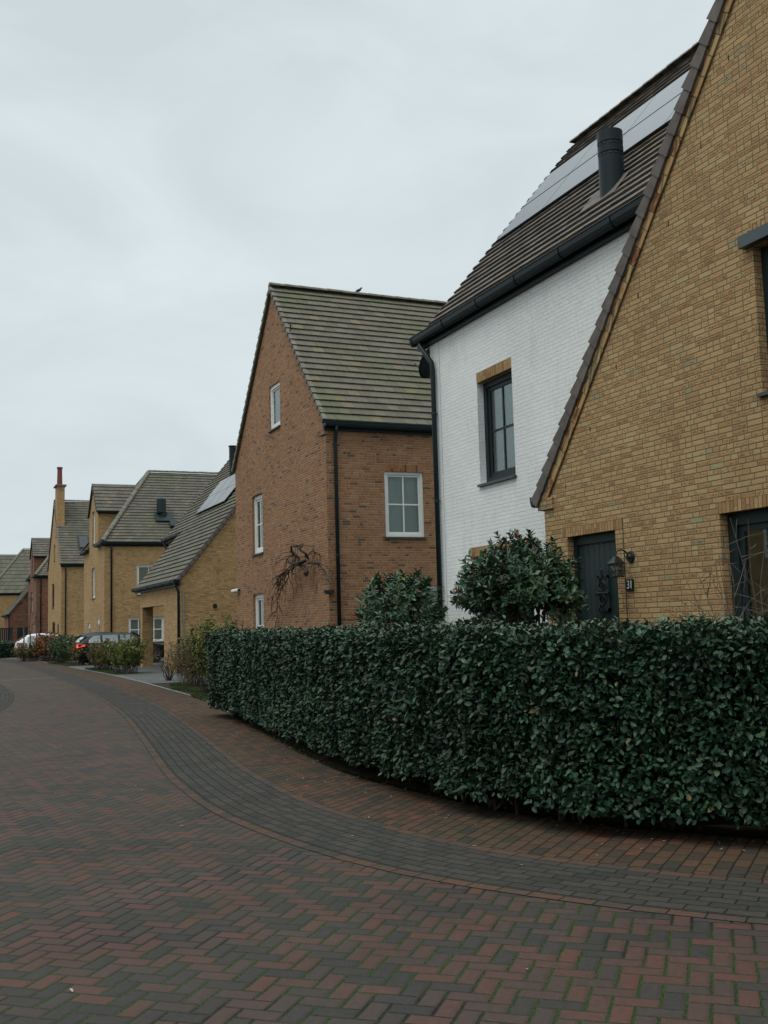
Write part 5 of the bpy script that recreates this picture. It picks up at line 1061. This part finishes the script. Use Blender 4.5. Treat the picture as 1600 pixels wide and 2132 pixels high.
def car(name, label, loc, paint, kind, lit, rot=0.0):
    h = thing(name, loc, label, 'car', 'parked cars'); X0, Y0, _ = loc
    c, s = math.cos(rot), math.sin(rot)
    def W(x, y, z): return (X0+x*c-y*s, Y0+x*s+y*c, z)
    # stations: x from the rear, floor z, half width low, belt z, half width belt, roof z, half width roof
    if kind == 'estate': ST = [(0, .42, .70, .78, .78, .80, .70), (.07, .28, .80, .98, .84, 1.00, .74), (.28, .24, .86, 1.0, .86, 1.22, .66), (.55, .22, .88, .99, .88, 1.40, .62), (1.1, .2, .89, .97, .89, 1.45, .63), (1.9, .2, .90, .95, .90, 1.47, .64), (2.6, .2, .90, .94, .90, 1.44, .63), (3.0, .2, .90, .93, .89, 1.27, .64), (3.45, .2, .89, .92, .88, 1.0, .68), (4.05, .22, .87, .84, .84, .88, .66), (4.45, .26, .80, .68, .76, .72, .6), (4.6, .35, .66, .52, .64, .56, .5)]
    else: ST = [(0, .42, .66, .80, .74, .84, .66), (.08, .28, .78, 1.0, .80, 1.04, .70), (.35, .24, .84, 1.02, .83, 1.26, .62), (.7, .22, .86, 1.0, .85, 1.44, .59), (1.3, .2, .87, .97, .86, 1.50, .61), (2.0, .2, .87, .95, .87, 1.49, .62), (2.5, .2, .87, .94, .87, 1.40, .62), (3.0, .2, .87, .94, .86, 1.16, .63), (3.3, .2, .86, .92, .85, 1.0, .66), (3.85, .24, .82, .80, .80, .84, .62), (4.1, .34, .70, .58, .68, .62, .54)]
    m = MB(); rg = []
    for x, zf, wl, zb, wb, zr, wr in ST:
        half = [(0, zf), (wl*.88, zf), (wl, zf+.16), (wb*1.015, (zf+zb)/2+.08), (wb, zb), (wr+(wb-wr)*.35, zb+(zr-zb)*.6), (wr, zr-.03*(zr-zb > .1)), (wr*.6, zr+.01*(zr-zb > .1)), (0, zr+.02*(zr-zb > .1))]
        rg.append([Vector(W(x, y, z)) for y, z in half]+[Vector(W(x, -y, z)) for y, z in half[-2:0:-1]])
    k = len(rg[0]); base = 0
    for r_ in rg: m.v += r_
    for i in range(len(rg)-1):
        for j in range(k):
            m.f.append([i*k+j, i*k+(j+1) % k, (i+1)*k+(j+1) % k, (i+1)*k+j]); m.uv.append([(0, 0)]*4); m.mi.append(0)
    m.f.append(list(range(k))[::-1]); m.uv.append([(0, 0)]*k); m.mi.append(0); e = (len(rg)-1)*k; m.f.append([e+j for j in range(k)]); m.uv.append([(0, 0)]*k); m.mi.append(0)
    body = m.build('body', paint, h, smooth=True); sb = body.modifiers.new('s', 'SUBSURF'); sb.levels = sb.render_levels = 1
    def lerpst(x):
        for a, b_ in zip(ST[:-1], ST[1:]):
            if a[0] <= x <= b_[0]: f = (x-a[0])/(b_[0]-a[0]); return [a[i]*(1-f)+b_[i]*f for i in range(7)]
    def sidept(x, f, sg, o=.012):
        q = lerpst(x); zb, wb, zr, wr = q[3], q[4], q[5], q[6]; z = zb+(zr-zb)*f; y = wb+(wr-wb)*(f*.65/.6 if f < .6 else .65+(f-.6)/.4*.35); return W(x, sg*(y+o), z)
    win = [(.52, 1.05), (1.15, 1.85), (1.95, 2.72)] if kind == 'estate' else [(.62, 1.05), (1.12, 1.85), (1.95, 2.62)]
    for sg in (-1, 1):
        for i, (a, b_) in enumerate(win):
            g = MB(); N_ = 5
            for q in range(N_):
                x0, x1 = a+(b_-a)*q/N_, a+(b_-a)*(q+1)/N_
                lo = .08; h0 = .82*(min(1, (x0-.30)/.45) if i == 0 else 1); h1 = .82*(min(1, (x1-.30)/.45) if i == 0 else 1)
                if i == 2: h0 *= 1-max(0, (x0-2.45))*.9; h1 *= 1-max(0, (x1-2.45))*.9
                for f0, f1 in ((0, .5), (.5, 1)):
                    g.face([sidept(x0, lo+(h0-lo)*f0, sg), sidept(x1, lo+(h1-lo)*f0, sg), sidept(x1, lo+(h1-lo)*f1, sg), sidept(x0, lo+(h0-lo)*f1, sg)])
            g.build('side_window', CGL, h)
    # rear window and windscreen
    r1, r2 = (.115, .50) if kind == 'estate' else (.13, .62); a, b_ = lerpst(r1), lerpst(r2); g = MB()
    for f0, f1 in ((0, .33), (.33, .66), (.66, 1)):
        def rp(f, sg): q = lerpst(r1+(r2-r1)*f); return W(q[0]-.02, sg*(q[6]-.05), q[5]+.018)
        g.face([rp(f0, -1), rp(f0, 1), rp(f1, 1), rp(f1, -1)])
    g.build('rear_window', CGL, h)
    a, b_ = lerpst(2.62 if kind == 'estate' else 2.45), lerpst(3.38 if kind == 'estate' else 3.22); g = MB(); g.face([W(a[0], -a[6]+.04, a[5]+.025), W(a[0], a[6]-.04, a[5]+.025), W(b_[0], b_[6]-.04, b_[5]+.025), W(b_[0], -b_[6]+.04, b_[5]+.025)]); g.build('windscreen', CGL, h)
    for sg in (-1, 1):
        g = MB(); y = sg*.60; z0, z1 = .80, .97
        p = [(-.015, y-.0*sg, z0), (.02, sg*.84, z0+.02), (.34, sg*.885, z0+.09), (.34, sg*.875, z1-.02), (.06, sg*.84, z1+.02), (.01, y, z1+.01)]
        q = [W(a_, b2, c_) for a_, b2, c_ in p]; i_ = [W(a_+.05, b2*.93, c_) for a_, b2, c_ in p]; g.face(q); g.face(i_[::-1])
        for u_ in range(6): g.face([q[u_], q[(u_+1) % 6], i_[(u_+1) % 6], i_[u_]])
        g.build('tail_light', LITL if lit and sg < 0 else REDL, h)
    g = MB(); p = [W(-.03, -.62, .42), W(-.03, .62, .42), W(.02, .78, .44), W(.02, .78, .60), W(-.04, .62, .60), W(-.04, -.62, .60), W(.02, -.78, .60), W(.02, -.78, .44)]; g.face(p[:2]+[p[4], p[5]]); g.face([p[1], p[2], p[3], p[4]]); g.face([p[7], p[0], p[5], p[6]]); g.face([p[5], p[4], p[3], p[6]]); g.face([p[0], p[7], p[2], p[1]]); g.build('bumper', m_plain('bumper_trim', (.05, .055, .058), .5, .4), h)
    g = MB(); g.obox(W(-.035, -.26, .66), Vector(W(0, .52, 0))-Vector(W(0, 0, 0)), Vector(W(-.012, 0, 0))-Vector(W(0, 0, 0)), (0, 0, .11)); g.build('number_plate', PLATE, h)
    for wx in (.82, 3.55 if kind == 'estate' else 3.2):
        for sg in (-1, 1):
            t_ = MB(); R0 = .325; pr = [(-.10, .20), (-.10, R0-.03), (-.08, R0), (.08, R0), (.10, R0-.03), (.10, .20)]; N_ = 24
            for u_ in range(N_):
                a0, a1 = 2*math.pi*u_/N_, 2*math.pi*(u_+1)/N_
                for (d0, ra), (d1, rb) in zip(pr[:-1], pr[1:]):
                    t_.face([W(wx+math.cos(a_)*r_, sg*(.80+dd), .325+math.sin(a_)*r_) for a_, r_, dd in ((a0, ra, d0), (a1, ra, d0), (a1, rb, d1), (a0, rb, d1))])
            w_ = thing_child('wheel', h, W(wx, sg*.8, .325)); t_.build('tyre', RUB, w_)
            t_ = MB()
            for u_ in range(5):
                a0 = 2*math.pi*u_/5+.3; v0 = Vector((math.cos(a0), math.sin(a0))); v1 = Vector((-v0.y, v0.x))
                P4 = [v0*.03-v1*.03, v0*.21-v1*.045, v0*.21+v1*.045, v0*.03+v1*.03]; t_.face([W(wx+p_.x, sg*.885, .325+p_.y) for p_ in P4])
            N_ = 20
            for u_ in range(N_):
                a0, a1 = 2*math.pi*u_/N_, 2*math.pi*(u_+1)/N_; t_.face([W(wx+math.cos(a_)*r_, sg*.888, .325+math.sin(a_)*r_) for a_, r_ in ((a0, .185), (a1, .185), (a1, .222), (a0, .222))])
                t_.face([W(wx, sg*.84, .325), W(wx+math.cos(a0)*.2, sg*.84, .325+math.sin(a0)*.2), W(wx+math.cos(a1)*.2, sg*.84, .325+math.sin(a1)*.2)], mi=1)
            t_.build('rim', [RIM, RUB], w_)
    g = MB(); q = lerpst(2.75); 
    for sg in (-1,): g.hexa([W(2.78, sg*.88, .95), W(2.78, sg*1.05, .97), W(2.90, sg*1.05, .97), W(2.90, sg*.88, .95), W(2.78, sg*.9, 1.03), W(2.78, sg*1.05, 1.08), W(2.88, sg*1.05, 1.08), W(2.88, sg*.9, 1.03)])
    g.build('wing_mirror', paint, h)
    return h
def thing_child(name, par, loc):
    o = bpy.data.objects.new(name, None); COL.objects.link(o); o.location = loc; o.parent = par; o.matrix_parent_inverse = pinv(par); o.empty_display_size = .1; return o
car('parked_car', 'black estate car with glowing red tail light parked on the driveway behind the shrubs', (6.15, 50.4, 0), carpaint('black_car_paint', (.010, .013, .016)), 'estate', True)
car('parked_car', 'dark hatchback whose pale rear window shows just left behind the black estate car', (6.35, 54.6, 0), carpaint('dark_green_car_paint', (.012, .020, .020)), 'hatch', False)
car('parked_car', 'white hatchback parked at the far left behind the thin saplings', (4.75, 67.6, 0), carpaint('white_car_paint', (.62, .65, .67)), 'hatch', False)
# dark slatted garden gate at the far left
gt = thing('garden_gate', (5.4, 88, 0), 'tall dark wooden gate at the far left edge beyond the low hedge', 'gate'); m = MB()
for k in range(14): m.box(3.9+k*.14, 4.01+k*.14, 88, 88.04, .05, 1.85)
m.build('slats', ANTH, gt); m = MB(); m.box(3.8, 3.9, 87.97, 88.07, 0, 2.0); m.build('post', ANTH, gt); m = MB(); m.box(5.86, 5.96, 87.97, 88.07, 0, 2.0); m.build('post', ANTH, gt); m = MB(); m.box(3.9, 5.86, 87.98, 88.06, 1.86, 1.98); m.build('rail', ANTH, gt)
